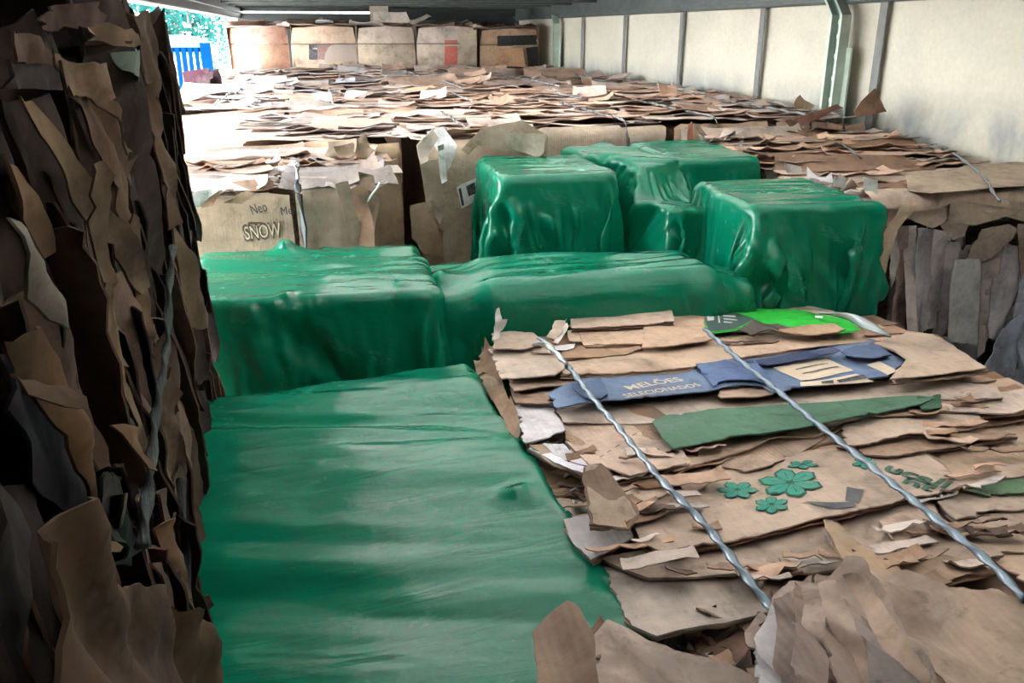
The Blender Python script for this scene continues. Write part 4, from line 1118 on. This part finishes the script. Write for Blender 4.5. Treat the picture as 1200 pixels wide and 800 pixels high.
    S([(98,598),(108,620),(120,642),(118,648),(108,646)], (0.48,0.37,0.24), 0.03, -0.2)
    S([(36,640),(80,585),(100,650),(120,690),(150,690),(178,705),(200,720),(222,738),(234,775),(240,830),(30,830)], (0.24,0.155,0.105), 0.035, -0.05, ridge=0.008, h=0.010)
    S([(180,620),(192,600),(205,650),(212,700),(205,715),(190,680)], (0.36,0.22,0.14), 0.02, -0.3)
    S([(186,430),(200,460),(206,520),(205,600),(196,570),(188,500)], (0.30,0.21,0.145), 0.02, -0.4)
    S([(0,560),(36,600),(34,700),(20,830),(-20,830),(-20,560)], (0.045,0.038,0.035), 0.03, 0)
    S([(140,62),(160,58),(168,98),(150,82)], (0.30,0.40,0.36), 0.035, 0.0, name='plastic_scrap', mat=MAT_PRINT, t=0.001)
    # edges on the far corner, standing past the tarp
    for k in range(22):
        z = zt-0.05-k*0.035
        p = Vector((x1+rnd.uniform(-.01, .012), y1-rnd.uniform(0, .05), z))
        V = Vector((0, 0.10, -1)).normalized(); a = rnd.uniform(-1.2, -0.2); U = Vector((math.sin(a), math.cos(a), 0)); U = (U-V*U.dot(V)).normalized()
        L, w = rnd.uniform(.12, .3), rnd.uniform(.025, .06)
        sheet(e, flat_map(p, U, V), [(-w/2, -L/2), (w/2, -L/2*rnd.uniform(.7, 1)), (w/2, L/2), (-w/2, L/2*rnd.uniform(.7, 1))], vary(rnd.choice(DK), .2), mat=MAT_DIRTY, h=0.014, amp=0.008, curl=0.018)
    # rumpled sheets on top
    for k in range(46):
        strip(e, (rnd.uniform(x0+.05, x1-.07), rnd.uniform(y0+.15, y1-.12), zt-0.008+rnd.uniform(-.01, .02)), rnd.uniform(.10, .28), rnd.uniform(.06, .14), rnd.uniform(-1.5, 1.5), rnd.gauss(0, .22), rnd.gauss(0, .15), vary(rnd.choice(DK+[(0.30,0.24,0.20), GREYC]), .2), mat=MAT_DIRTY, h=0.014, amp=0.006, crumple=0.010, cf=(14, 14), curl=0.015)
    # twisted grey strap running down the side
    tube('strap', [*[on_x(a_, b_, x1+.035+bulge(on_x(a_, b_, x1).y, on_x(a_, b_, x1).z)) for a_, b_ in ((203,288), (198,340), (196,400), (185,470), (178,530), (172,590), (166,640))]], 0.0055, MAT_DIRTY, e, (0.075, 0.09, 0.085), 40, 0.5)
    tube('strap', [*[on_x(a_, b_, x1+.03+bulge(on_x(a_, b_, x1).y, on_x(a_, b_, x1).z)) for a_, b_ in ((212,560), (216,620), (222,700), (230,790))]], 0.005, MAT_DIRTY, e, (0.05, 0.055, 0.06), 40, 0.5)
    tube('white_cord', [on_x(114, 372, x1+.04), on_x(111, 388, x1+.042), on_x(108, 404, x1+.04)], 0.0012, INK_WHITE, e, None, 0, 1)
left_bale()

# ------------------------------------------------------------------ the strapped bale in the foreground
def strap_bale():
    x0, x1, y0, y1 = 0.315, 1.22, 0.40, 1.62
    z = H(0.585)
    e = empty('cardboard_bale', ((x0+x1)/2, (y0+y1)/2, 0), 'large bale with a blue printed strip, tied with shiny blue twine, foreground right', 'bale')
    core(e, x0+0.03, x1-0.04, y0, y1-0.02, 0, z-0.055, (0.13, 0.085, 0.055), rough=0.015)
    # layers under and between the traced sheets
    pal = [TAN, TAN2, BROWN, (0.40, 0.29, 0.20), (0.44, 0.34, 0.25)]
    gaps = [(on_z(720, 652, z).y, 0.25, 0.55), (on_z(1080, 522, z).y, 0.7, 1.2), (on_z(840, 765, z).y, 0.3, 0.62), (on_z(960, 600, z).y, 0.5, 0.9)]
    y = y0+0.02
    while y < y1-0.03:
        x = x0+rnd.uniform(0.0, 0.05)
        while x < x1-0.1:
            L = rnd.uniform(0.25, 0.5); L = min(L, x1-x)
            if any(abs(y+0.03-gy) < 0.035 and ga < x+L/2 < gb for gy, ga, gb in gaps):
                x += L*0.92; continue
            strip(e, (x+L/2, y+0.03, z-0.024+rnd.uniform(-.006, .003)), L, rnd.uniform(.09, .14), rnd.gauss(0, .04), rnd.uniform(.03, .10), rnd.gauss(0, .01), vary(rnd.choice(pal)), h=0.024, amp=0.003, curl=0.006, jag=0.004, creases=1)
            x += L*0.92
        y += 0.055
    def S(poly, c, dz=0.0, **kw):
        a = dict(h=0.009, amp=0.0022, creases=1, curl=0.004, jag=0.0045, crumple=0.0012, cf=(18, 8)); a.update(kw); a['amp'] *= 0.7
        a['tilt'] = a.get('tilt', 0.15)*0.6
        und = a.pop('under', 2 if len(poly) > 6 and a.get('mat') is None else 0)
        for q in range(und):
            sh = [(p[0]+rnd.uniform(-5, 5), p[1]+rnd.uniform(0.5, 3.5)+2.2*q) for p in poly]
            b = dict(a); b.update(amp=0.003, creases=0, curl=0.003, jag=0.005, name='cardboard_sheet', h=0.012); b['back'] = b.get('back', 0.03)
            px_sheet(e, sh, z+dz*0.7-0.0045*(q+1), vary(rnd.choice([(0.40,0.28,0.19), (0.30,0.2,0.13), (0.46,0.34,0.24), (0.22,0.145,0.095)]), .15), **b)
        return px_sheet(e, poly, z+dz*0.7, vary(c, .05), **a)
    # ----- far edge
    S([(796,368),(850,349),(880,346),(915,356),(975,366),(1005,376),(985,392),(880,390),(830,392)], (0.44,0.34,0.25), 0.012, back=0.0, tilt=0.22, amp=0.006)
    S([(666,360),(720,354),(757,350),(762,354),(780,354),(788,367),(790,378),(720,384),(670,386)], (0.50,0.38,0.28), 0.018, back=0.0, tilt=0.12)
    S([(672,375),(720,372),(790,366),(824,372),(828,396),(760,402),(684,404),(678,388)], (0.47,0.35,0.25), 0.018, tilt=0.14, back=0.0)
    S([(756,386),(824,385),(836,398),(790,408),(752,409)], (0.45,0.33,0.235), 0.022, tilt=0.14, back=0.01)
    S([(660,413),(690,406),(750,402),(752,410),(735,416),(680,420),(662,421)], (0.36,0.245,0.16), 0.012, back=0.02)
    S([(668,420),(720,413),(800,409),(850,400),(900,394),(960,389),(1012,386),(1019,401),(940,410),(860,421),(790,433),(720,440),(660,440),(662,428)], (0.50,0.38,0.275), 0.020, back=0.03, tilt=0.2, amp=0.005)
    # bright green printed flap with its dark end
    o, s, at = S([(822,367),(850,363),(880,361),(940,364),(992,376),(1008,388),(985,391),(930,384),(890,380),(862,388),(830,391)], (0.03,0.52,0.05), 0.030, back=0.0, tilt=0.2, mat=MAT_PRINT, amp=0.004, name='green_printed_flap')
    decal(o, s, [[at(823,367), at(850,363.6), at(884,373), at(862,387), at(831,390)]], make_ink('dark_teal_ink', (0.045, 0.075, 0.075), 0.5, 0.1), 'dark_printed_end', 0.0015, 0.015)
    decal(o, s, [[at(828,369), at(836,368), at(837,377), at(829,378)], [at(841,371), at(843,371), at(844,380), at(842,380)], [at(847,370), at(862,371), at(862,372.4), at(847,371.6)], [at(848,374), at(864,375), at(864,376.4), at(848,375.6)], [at(848,378), at(858,379), at(858,380.4), at(848,379.6)]], INK_WHITE, 'white_print', 0.0022, 0.02)
    decal(o, s, [[at(955,371.5), at(964,372.5), at(964,375), at(955,374)]], INK_WHITE, 'white_print', 0.0022, 0.02)
    S([(866,387),(884,377),(912,375),(932,383),(905,387),(880,391)], (0.10,0.085,0.06), 0.032, back=0.0, tilt=0.1, ridge=0.008, amp=0.008, mat=MAT_DIRTY)
    S([(905,388),(950,380),(978,380),(990,388),(950,394)], (0.40,0.28,0.18), 0.034, back=0.0, tilt=0.1)
    # folded scrap and white paper at the left of the first strap
    S([(640,398),(650,378),(664,374),(658,392),(646,404)], (0.46,0.38,0.29), 0.035, tilt=-0.4, back=0.0, amp=0.008)
    S([(648,404),(665,378),(666,384),(654,405)], (0.62,0.58,0.52), 0.045, tilt=-0.4, back=0.0)
    S([(650,405),(675,402),(672,408),(654,412)], WHITE, 0.012, back=0.0, t=0.001, name='white_paper')
    S([(664,388),(676,386),(682,402),(668,402)], (0.40,0.29,0.20), 0.010, back=0.0)
    # ----- left end sheets
    S([(577,393),(600,391),(626,393),(638,402),(615,408),(580,410)], (0.43,0.33,0.24), 0.018, back=0.01, tilt=0.2)
    S([(574,413),(620,408),(648,412),(666,432),(650,442),(588,446)], (0.52,0.42,0.32), 0.014, back=0.015, tilt=0.12)
    S([(601,448),(660,440),(700,440),(694,452),(640,453),(602,459)], (0.40,0.29,0.20), 0.006, back=0.03, tilt=0.25)
    S([(602,462),(640,458),(655,460),(648,474),(604,475)], (0.30,0.20,0.14), 0.000, back=0.03, tilt=0.25)
    S([(604,477),(648,474),(662,505),(640,514),(616,520)], (0.56,0.56,0.57), 0.004, back=0.01, tilt=0.12)
    # crushed brown sheets hanging at the left edge
    for poly, c in (([(572,405),(580,412),(588,446),(600,480),(604,500),(590,492),(575,465),(560,440),(562,420)], (0.28,0.195,0.125)), ([(560,440),(575,436),(590,452),(604,486),(596,490),(578,468)], (0.36,0.27,0.18)), ([(590,490),(604,478),(614,505),(608,520),(596,508)], (0.30,0.2,0.13)),
                    ([(556,425),(566,410),(574,418),(568,440),(560,446)], (0.24,0.17,0.11))):
        px_sheet(e, poly, z-0.02, vary(c, .1), tilt=0.0, roll=0.35, back=0.0, h=0.012, amp=0.012, ridge=0.012, curl=0.02)
    # twist of white film at the far-left corner
    px_sheet(e, [(576,400),(580,380),(582,362),(585,360),(588,376),(594,376),(592,382),(586,388),(584,398)], z+0.01, (0.55,0.53,0.48), tilt=-1.2, back=0.0, h=0.008, amp=0.005, t=0.0012, name='film_twist', mat=MAT_PRINT)
    # ----- blue printed strip
    o, s, at = S([(643,461),(668,456),(700,449),(760,440),(800,434),(816,426),(850,423),(910,414),(960,410),(1000,405),(1030,403),(1050,412),(1062,424),(1040,443),(985,449),(936,457),(905,463),(895,455),(870,452),(842,457),(800,463),(745,469),(690,474),(652,480)], BLUE, 0.020, back=0.025, tilt=0.10, mat=MAT_PRINT, amp=0.004, name='blue_printed_sheet')
    lettering(o, s, 'MELÕES', at(738,461.5), at(802,448.0), 0.021, INK_TAN, bold=0.015)
    lettering(o, s, 'SELECIONADOS', at(734,470.5), at(822,454.5), 0.016, INK_TAN, bold=0.012)
    decal(o, s, [[at(905,433), at(968,421), at(1000,437), at(938,450)], [at(937,452), at(1003,441), at(1024,450), at(985,452), at(938,457)], [at(1015,430), at(1030,426), at(1052,438), at(1040,443)]], INK_TAN, 'bare_panel', 0.0015, 0.02)
    decal(o, s, [[at(932,435), at(970,428), at(970.5,429), at(932.5,436)], [at(940,440), at(982,432), at(982.5,433), at(940.5,441)], [at(962,450), at(976,448), at(977,452), at(963,453)], [at(980,448), at(1012,442.5), at(1016,447), at(983,451)]], INK_DARK, 'panel_print', 0.0026, 0.02)
    S([(668,452),(704,446),(712,464),(704,468),(686,468)], (0.085,0.13,0.22), 0.029, back=0.0, tilt=0.05, mat=MAT_PRINT, name='blue_tab')
    S([(985,412),(1000,406),(1030,403),(1046,416),(1024,421),(1000,420)], (0.085,0.12,0.20), 0.030, back=0.0, tilt=0.08, mat=MAT_PRINT, name='blue_tab')
    S([(815,428),(850,423),(885,426),(900,440),(905,452),(880,446),(850,446),(836,452),(826,440)], (0.095,0.15,0.275), 0.030, back=0.0, tilt=0.12, mat=MAT_PRINT, name='blue_tab')
    S([(870,424),(940,413),(975,408),(985,412),(960,418),(900,428)], (0.04,0.055,0.11), 0.026, back=0.0, tilt=0.05, mat=MAT_PRINT, name='blue_tab')
    # right-hand tan sheet and strips under the blue one
    S([(1024,404),(1046,396),(1068,389),(1096,391),(1125,412),(1156,434),(1110,442),(1042,448),(1062,425),(1048,412)], (0.46,0.35,0.255), 0.030, back=0.0, tilt=0.05, roll=-0.06, amp=0.006)
    S([(655,480),(745,470),(800,464),(842,458),(905,464),(940,458),(1000,451),(1080,447),(1130,450),(1168,458),(1175,470),(1100,470),(1000,475),(900,480),(830,488),(770,496),(660,500)], (0.49,0.385,0.295), 0.010, back=0.03, tilt=0.22, amp=0.005)
    S([(842,457),(870,452),(896,455),(906,463),(870,466),(845,466)], (0.46,0.34,0.25), 0.014, back=0.0)
    o, s, at = S([(657,484),(720,478),(772,480),(795,500),(808,546),(770,552),(738,560),(700,548),(690,545),(668,520)], (0.51,0.40,0.31), 0.016, back=0.02, tilt=0.10, creases=3)
    decal(o, s, [[at(a_, b_), at(a_+5, b_-3), at(a_+5.6, b_-2.2), at(a_+0.6, b_+0.8)] for a_, b_ in ((702,537), (711,530), (721,523), (731,516), (741,509))], INK_DARK, 'dashed_line', 0.0016)
    o, s, at = S([(766,495),(780,488),(850,480),(960,474),(1080,464),(1100,466),(1078,476),(1000,490),(930,503),(860,513),(790,527),(776,516)], (0.075,0.17,0.10), 0.024, back=0.005, tilt=0.12, mat=MAT_PRINT, name='green_printed_strip')
    S([(1074,466),(1102,463),(1104,478),(1080,482)], (0.03,0.10,0.05), 0.020, back=0.0, mat=MAT_PRINT, name='green_printed_tab')
    S([(1100,470),(1150,468),(1190,466),(1215,462),(1215,474),(1190,482),(1150,484),(1105,480)], (0.52,0.42,0.33), 0.012, back=0.02, amp=0.008)
    S([(1015,482),(1050,476),(1085,478),(1080,486),(1020,488)], (0.44,0.33,0.24), 0.010, back=0.01)
    S([(778,535),(792,527),(860,514),(920,505),(990,493),(1050,486),(1085,484),(1090,492),(1040,494),(1000,501),(955,512),(905,516),(880,528),(845,538),(815,548),(790,556)], (0.49,0.375,0.28), 0.004, back=0.02, tilt=0.2)
    S([(1000,502),(1060,490),(1120,486),(1158,488),(1150,500),(1110,506),(1060,512),(1005,522),(985,522)], (0.47,0.36,0.265), 0.006, back=0.02, amp=0.006)
    S([(840,545),(860,534),(920,519),(985,505),(1010,506),(980,516),(940,530),(900,548),(872,553)], (0.50,0.38,0.28), -0.006, back=0.02, tilt=0.2)
    S([(1010,524),(1060,514),(1110,508),(1160,508),(1190,512),(1150,518),(1090,528),(1040,536),(1012,534)], (0.38,0.27,0.185), -0.002, back=0.02, tilt=0.2)
    S([(796,560),(830,546),(858,538),(872,553),(840,566),(815,580),(800,582)], (0.48,0.36,0.27), -0.010, back=0.015, tilt=0.15)
    S([(684,558),(740,560),(800,548),(808,566),(775,585),(740,600),(720,596),(700,580)], (0.50,0.385,0.29), 0.000, back=0.02, tilt=0.12, creases=3)
    S([(664,520),(690,512),(700,534),(690,546),(672,540)], (0.52,0.50,0.47), -0.006, back=0.01)
    # upright torn flap
    o, s, at = S([(686,548),(700,545),(716,560),(738,588),(746,602),(735,617),(700,618),(694,616),(690,585)], (0.50,0.37,0.26), 0.040, tilt=-0.35, back=0.0, amp=0.006, creases=3)
    S([(728,582),(746,588),(748,606),(734,616),(726,600)], (0.38,0.225,0.13), 0.036, tilt=-0.2, back=0.0, ridge=0.006)
    S([(740,600),(772,588),(800,580),(808,590),(780,598),(746,608)], (0.36,0.24,0.16), 0.012, back=0.0, ridge=0.005)
    # white-backed sheet near the plastic
    S([(660,612),(700,600),(735,616),(742,630),(715,648),(692,660),(672,640)], (0.52,0.50,0.48), -0.008, back=0.0, tilt=0.1, amp=0.006)
    # ragged dark ends between the plastic and the sheets
    for k in range(46):
        py = rnd.uniform(505, 605); px = 612+(py-500)*0.48+rnd.uniform(0, 66)
        p = on_z(px, py, z-0.035)
        strip(e, p, rnd.uniform(.05, .12), rnd.uniform(.018, .04), rnd.gauss(-0.1, .25), rnd.gauss(0, .3), rnd.uniform(-.2, .25), vary(rnd.choice([BROWN, TAN, (0.50,0.42,0.35), DARKB, (0.36,0.25,0.17), (0.58,0.56,0.55)]), .25), h=0.011, amp=0.007, curl=0.015, jag=0.004)
    for poly in ([(620,522),(646,518),(676,545),(692,552),(684,557),(660,548),(640,536)], [(636,520),(660,522),(684,540),(690,548),(672,544),(650,532)]):
        S(poly, (0.62,0.63,0.66), 0.004, back=0.0, tilt=0.05, amp=0.006)
    # ----- sheet printed with green flowers
    o, s, at = S([(742,618),(790,594),(850,568),(910,550),(975,540),(1010,532),(1060,530),(1100,540),(1125,560),(1128,572),(1050,588),(990,604),(960,610),(905,624),(850,638),(800,647),(772,650),(752,640)], (0.49,0.37,0.27), 0.004, back=0.03, tilt=0.12, amp=0.003, creases=0, seed=41.0, name='flower_printed_sheet')
    def flower(px, py, rx, ry, n=6, rot=0.3):
        pet, lines = [], []
        for k in range(n):
            a = rot+2*math.pi*k/n
            def pt(r_, da): return at(px+rx*r_*math.cos(a+da), py+ry*r_*math.sin(a+da))
            pet.append([pt(.08, 0), pt(.35, -.50), pt(.62, -.46), pt(.84, -.30), pt(1.0, 0), pt(.84, .30), pt(.62, .46), pt(.35, .50)])
            lines.append([pt(.2, -.02), pt(.75, -.03), pt(.75, .03), pt(.2, .02)])
        out = []
        for k in range(n):
            a = rot+2*math.pi*k/n
            out.append([at(px+rx*1.08*r_*math.cos(a+da), py+ry*1.1*r_*math.sin(a+da)) for r_, da in ((.0, 0), (.35, -.54), (.64, -.52), (.86, -.35), (1.02, 0), (.86, .35), (.64, .52), (.35, .54))])
        decal(o, s, out, INK_GREEN_D, 'flower_outline', 0.0012, 0.03)
        decal(o, s, pet, INK_GREEN, 'flower_print', 0.0020, 0.03)
        decal(o, s, lines+[[at(px+rx*.16*math.cos(t), py+ry*.16*math.sin(t)) for t in (0, 1, 2, 3, 4, 5)]], INK_GREEN_D, 'flower_outline', 0.0028, 0.03)
    flower(926, 569, 36, 16, 6, 0.25); flower(864, 577, 23, 10, 6, 0.0); flower(904, 595, 20, 10, 6, 0.5); flower(940, 548, 18, 5, 5, 0.2); flower(1012, 546, 14, 7, 5, 0.2)
    lettering(o, s, 'ucali', at(1034,553), at(1108,576), 0.030, INK_GREEN_D, bold=0.03)
    lettering(o, s, 'nt', at(1056,568), at(1092,579), 0.024, INK_GREEN_D, bold=0.03)
    decal(o, s, [[at(942,591), at(970,593), at(1000,592), at(1003,598), at(975,600), at(955,596)], [at(992,573), at(1012,577), at(1006,594), at(990,591)]], make_ink('grey_ink', (0.09, 0.09, 0.10), 0.6, 0.2), 'grey_mark', 0.0015, 0.02)
    o, s, at = S([(1068,586),(1100,578),(1124,574),(1122,580),(1090,587),(1070,590)], (0.66,0.66,0.65), -0.010, back=0.0, tilt=0.1, mat=MAT_PRINT, name='white_label_edge', t=0.0015)
    decal(o, s, [[at(1096,582), at(1101,581), at(1102,584), at(1097,585)], [at(1104,580), at(1109,579), at(1110,582), at(1105,583)], [at(1112,578), at(1117,577), at(1118,580), at(1113,581)]], INK_DARK, 'label_print', 0.001)
    # right side of the flower sheet
    S([(1060,526),(1130,516),(1215,504),(1215,546),(1140,556),(1120,560),(1095,540)], (0.42,0.32,0.23), -0.022, back=0.03, amp=0.004, creases=0, tilt=0.08)
    S([(1125,562),(1150,552),(1215,544),(1215,556),(1160,562),(1130,574)], (0.46,0.36,0.27), -0.004, back=0.01)
    S([(1130,578),(1180,564),(1215,560),(1215,576),(1160,582)], (0.10,0.19,0.09), -0.010, back=0.01, mat=MAT_PRINT, name='green_printed_strip')
    S([(1110,598),(1130,586),(1180,580),(1215,576),(1215,596),(1160,600),(1120,612)], (0.48,0.38,0.29), -0.010, back=0.02, tilt=0.12)
    # ----- nearer sheets
    S([(835,652),(880,636),(950,622),(1000,612),(1050,600),(1110,600),(1110,620),(1060,640),(1000,650),(930,660),(850,668)], (0.44,0.33,0.24), -0.016, back=0.03, amp=0.006, tilt=0.1)
    S([(1030,612),(1060,600),(1120,612),(1160,640),(1176,655),(1100,668),(1060,650)], (0.46,0.35,0.26), -0.002, back=0.0, tilt=0.05)
    S([(1120,612),(1170,598),(1220,590),(1220,650),(1170,650),(1140,630)], (0.43,0.33,0.24), -0.006, back=0.02)
    S([(714,674),(740,664),(800,650),(860,644),(945,634),(985,632),(1000,650),(995,668),(930,672),(850,676),(760,680)], (0.51,0.40,0.30), -0.010, back=0.03, tilt=0.15)
    S([(712,676),(760,668),(820,672),(880,676),(905,690),(900,718),(850,732),(800,740),(770,748),(740,735)], (0.50,0.41,0.32), -0.012, back=0.02, creases=4, tilt=0.15)
    S([(965,610),(982,612),(1005,640),(1040,660),(1070,680),(1100,702),(1060,694),(1010,672),(985,655),(975,635)], (0.40,0.275,0.165), 0.016, back=0.0, tilt=0.0, curl=0.014)
    S([(1045,650),(1100,655),(1150,655),(1172,668),(1120,680),(1085,690),(1060,675)], (0.42,0.31,0.22), 0.004, back=0.0, tilt=0.1)
    S([(1165,655),(1215,640),(1215,690),(1190,680)], (0.44,0.34,0.25), 0.0, back=0.0)
    # small torn scraps lodged between the layers
    n = 0
    while n < 60:
        px, py = rnd.uniform(610, 1190), rnd.uniform(395, 690)
        if px < 585+(py-390)*0.5+15 or (py < 480 and px > 1030+(py-390)*1.4) or (640 < px < 1070 and 402 < py < 525) or (835 < px < 1130 and 530 < py < 615): continue
        n += 1
        p = on_z(px, py, z+rnd.uniform(0.002, 0.012))
        strip(e, p, rnd.uniform(.03, .13), rnd.uniform(.008, .028), rnd.gauss(0, .18), rnd.uniform(-.1, .25), rnd.gauss(0, .05), vary(rnd.choice([BROWN, TAN, TAN2, (0.36,0.25,0.17), PALE, DARKB]), .2), h=0.009, amp=0.003, crumple=0.003, curl=0.008, jag=0.004, t=0.0018)
    # ----- twine
    def twine(pts, rad=0.0058, dz=0.034):
        tube('twine_strap', [on_z(a, b2, z+dz) for a, b2 in pts], rad, MAT_STRAP, e, (0.15, 0.21, 0.26), 75, 0.62, 8, 10)
    twine([(632,396),(645,408),(668,432),(694,466),(722,498),(748,530),(778,566),(812,600),(842,634),(868,668),(892,698),(912,722)])
    twine([(826,386),(840,398),(862,418),(892,442),(926,470),(962,500),(1000,530),(1040,562),(1082,596),(1124,630),(1160,660),(1200,702)])
    tube('twine_strap', [on_z(a, b2, z+0.038) for a, b2 in ((960,366),(990,370),(1015,380),(1040,393))], 0.010, MAT_STRAP, e, (0.30, 0.33, 0.33), 20, 0.35)
    tube('twine_strap', [on_z(a, b2, z+0.04) for a, b2 in ((624,402),(640,404),(652,414),(664,428))], 0.006, MAT_STRAP, e, (0.45, 0.47, 0.47), 60, 0.5)
    # ----- crumpled sheets rising at the near edge
    def C(poly, c, dz, tilt=-0.5, roll=0.0, **kw):
        a = dict(h=0.009, amp=0.006, creases=3, curl=0.008, jag=0.004, mat=MAT_CARD, crumple=0.018, cf=(19, 5)); a.update(kw); a.pop('ridge', 0)
        return px_sheet(e, poly, z+dz, vary(c, .05), tilt=tilt, roll=roll, back=0.0, **a)
    C([(1000,668),(1060,680),(1110,702),(1160,696),(1215,690),(1215,830),(1120,830),(1075,770),(1040,720)], (0.42,0.31,0.22), 0.02, 0.0, amp=0.006)
    C([(962,690),(990,668),(1010,672),(1045,712),(1080,770),(1110,830),(1040,830),(1010,780),(980,730)], (0.34,0.27,0.215), 0.045, 0.0, 0.1)
    C([(970,712),(990,690),(1020,700),(1050,760),(1080,830),(1000,830),(975,760)], (0.40,0.31,0.24), 0.055, 0.0, -0.1)
    C([(905,720),(925,684),(955,680),(975,700),(980,760),(970,830),(930,800),(915,760)], (0.36,0.28,0.22), 0.05, 0.0, 0.25)
    C([(884,765),(905,728),(925,745),(945,780),(968,830),(900,830)], (0.56,0.54,0.52), 0.04, 0.0, 0.15)
    C([(968,830),(976,760),(985,755),(1020,790),(1050,830)], (0.42,0.33,0.26), 0.06, 0.0, -0.1)
    fan = [(884, 830), (912, 830), (936, 835), (962, 830), (988, 835), (1016, 830), (1046, 835), (1078, 830), (1112, 830)]
    tops = [(898, 738), (914, 706), (926, 690), (940, 684), (954, 682), (968, 692), (982, 690), (996, 680), (1010, 676)]
    fc = [(0.50,0.47,0.45), (0.36,0.27,0.21), (0.26,0.195,0.155), (0.44,0.34,0.265), (0.30,0.23,0.185), (0.46,0.36,0.28), (0.33,0.275,0.24), (0.45,0.34,0.25)]
    for k in range(8):
        a, b2, c2, d2 = tops[k], tops[k+1], fan[k+1], fan[k]
        C([(a[0]-4, a[1]), (b2[0]+4, b2[1]), ((b2[0]+c2[0])/2+5, (b2[1]+c2[1])/2), (c2[0]+5, c2[1]), (d2[0]-5, d2[1]), ((a[0]+d2[0])/2-5, (a[1]+d2[1])/2)], fc[k], 0.060+0.006*(k % 3), 0.0, 0.75 if k % 2 else -0.55, crumple=0.010, cf=(30, 8), h=0.008, mat=MAT_CARD if k % 3 else MAT_DIRTY)
    C([(938,690),(962,684),(985,700),(970,716),(955,712)], (0.48,0.38,0.29), 0.05, -0.2)
    C([(872,745),(890,734),(900,742),(890,765),(876,762)], (0.48,0.40,0.34), 0.0, 0.0)
    C([(815,728),(860,718),(895,716),(890,730),(830,736)], (0.36,0.26,0.18), -0.02, 0.1)
    for k in range(18):
        p = on_z(rnd.uniform(790, 900), rnd.uniform(735, 790), z-0.045)
        strip(e, p, rnd.uniform(.05, .12), rnd.uniform(.02, .05), rnd.gauss(0, .5), rnd.gauss(0, .4), rnd.uniform(-.2, .3), vary(rnd.choice([BROWN, DARKB, TAN, (0.5,0.45,0.4)]), .2), mat=MAT_DIRTY, h=0.012, amp=0.008, curl=0.02)
    # flap lying over the plastic at the bottom edge
    C([(624,738),(640,728),(664,724),(680,738),(696,768),(700,830),(640,830),(630,790)], (0.37,0.26,0.175), 0.075, 0.0, 0.0, amp=0.006)
    C([(696,755),(712,734),(740,742),(790,768),(830,780),(880,798),(930,830),(700,830)], (0.41,0.32,0.25), 0.065, 0.0, 0.0, amp=0.006)
    C([(676,732),(690,742),(704,728),(708,736),(702,780),(694,772)], (0.26,0.185,0.125), 0.07, 0.0, 0.0)
strap_bale()
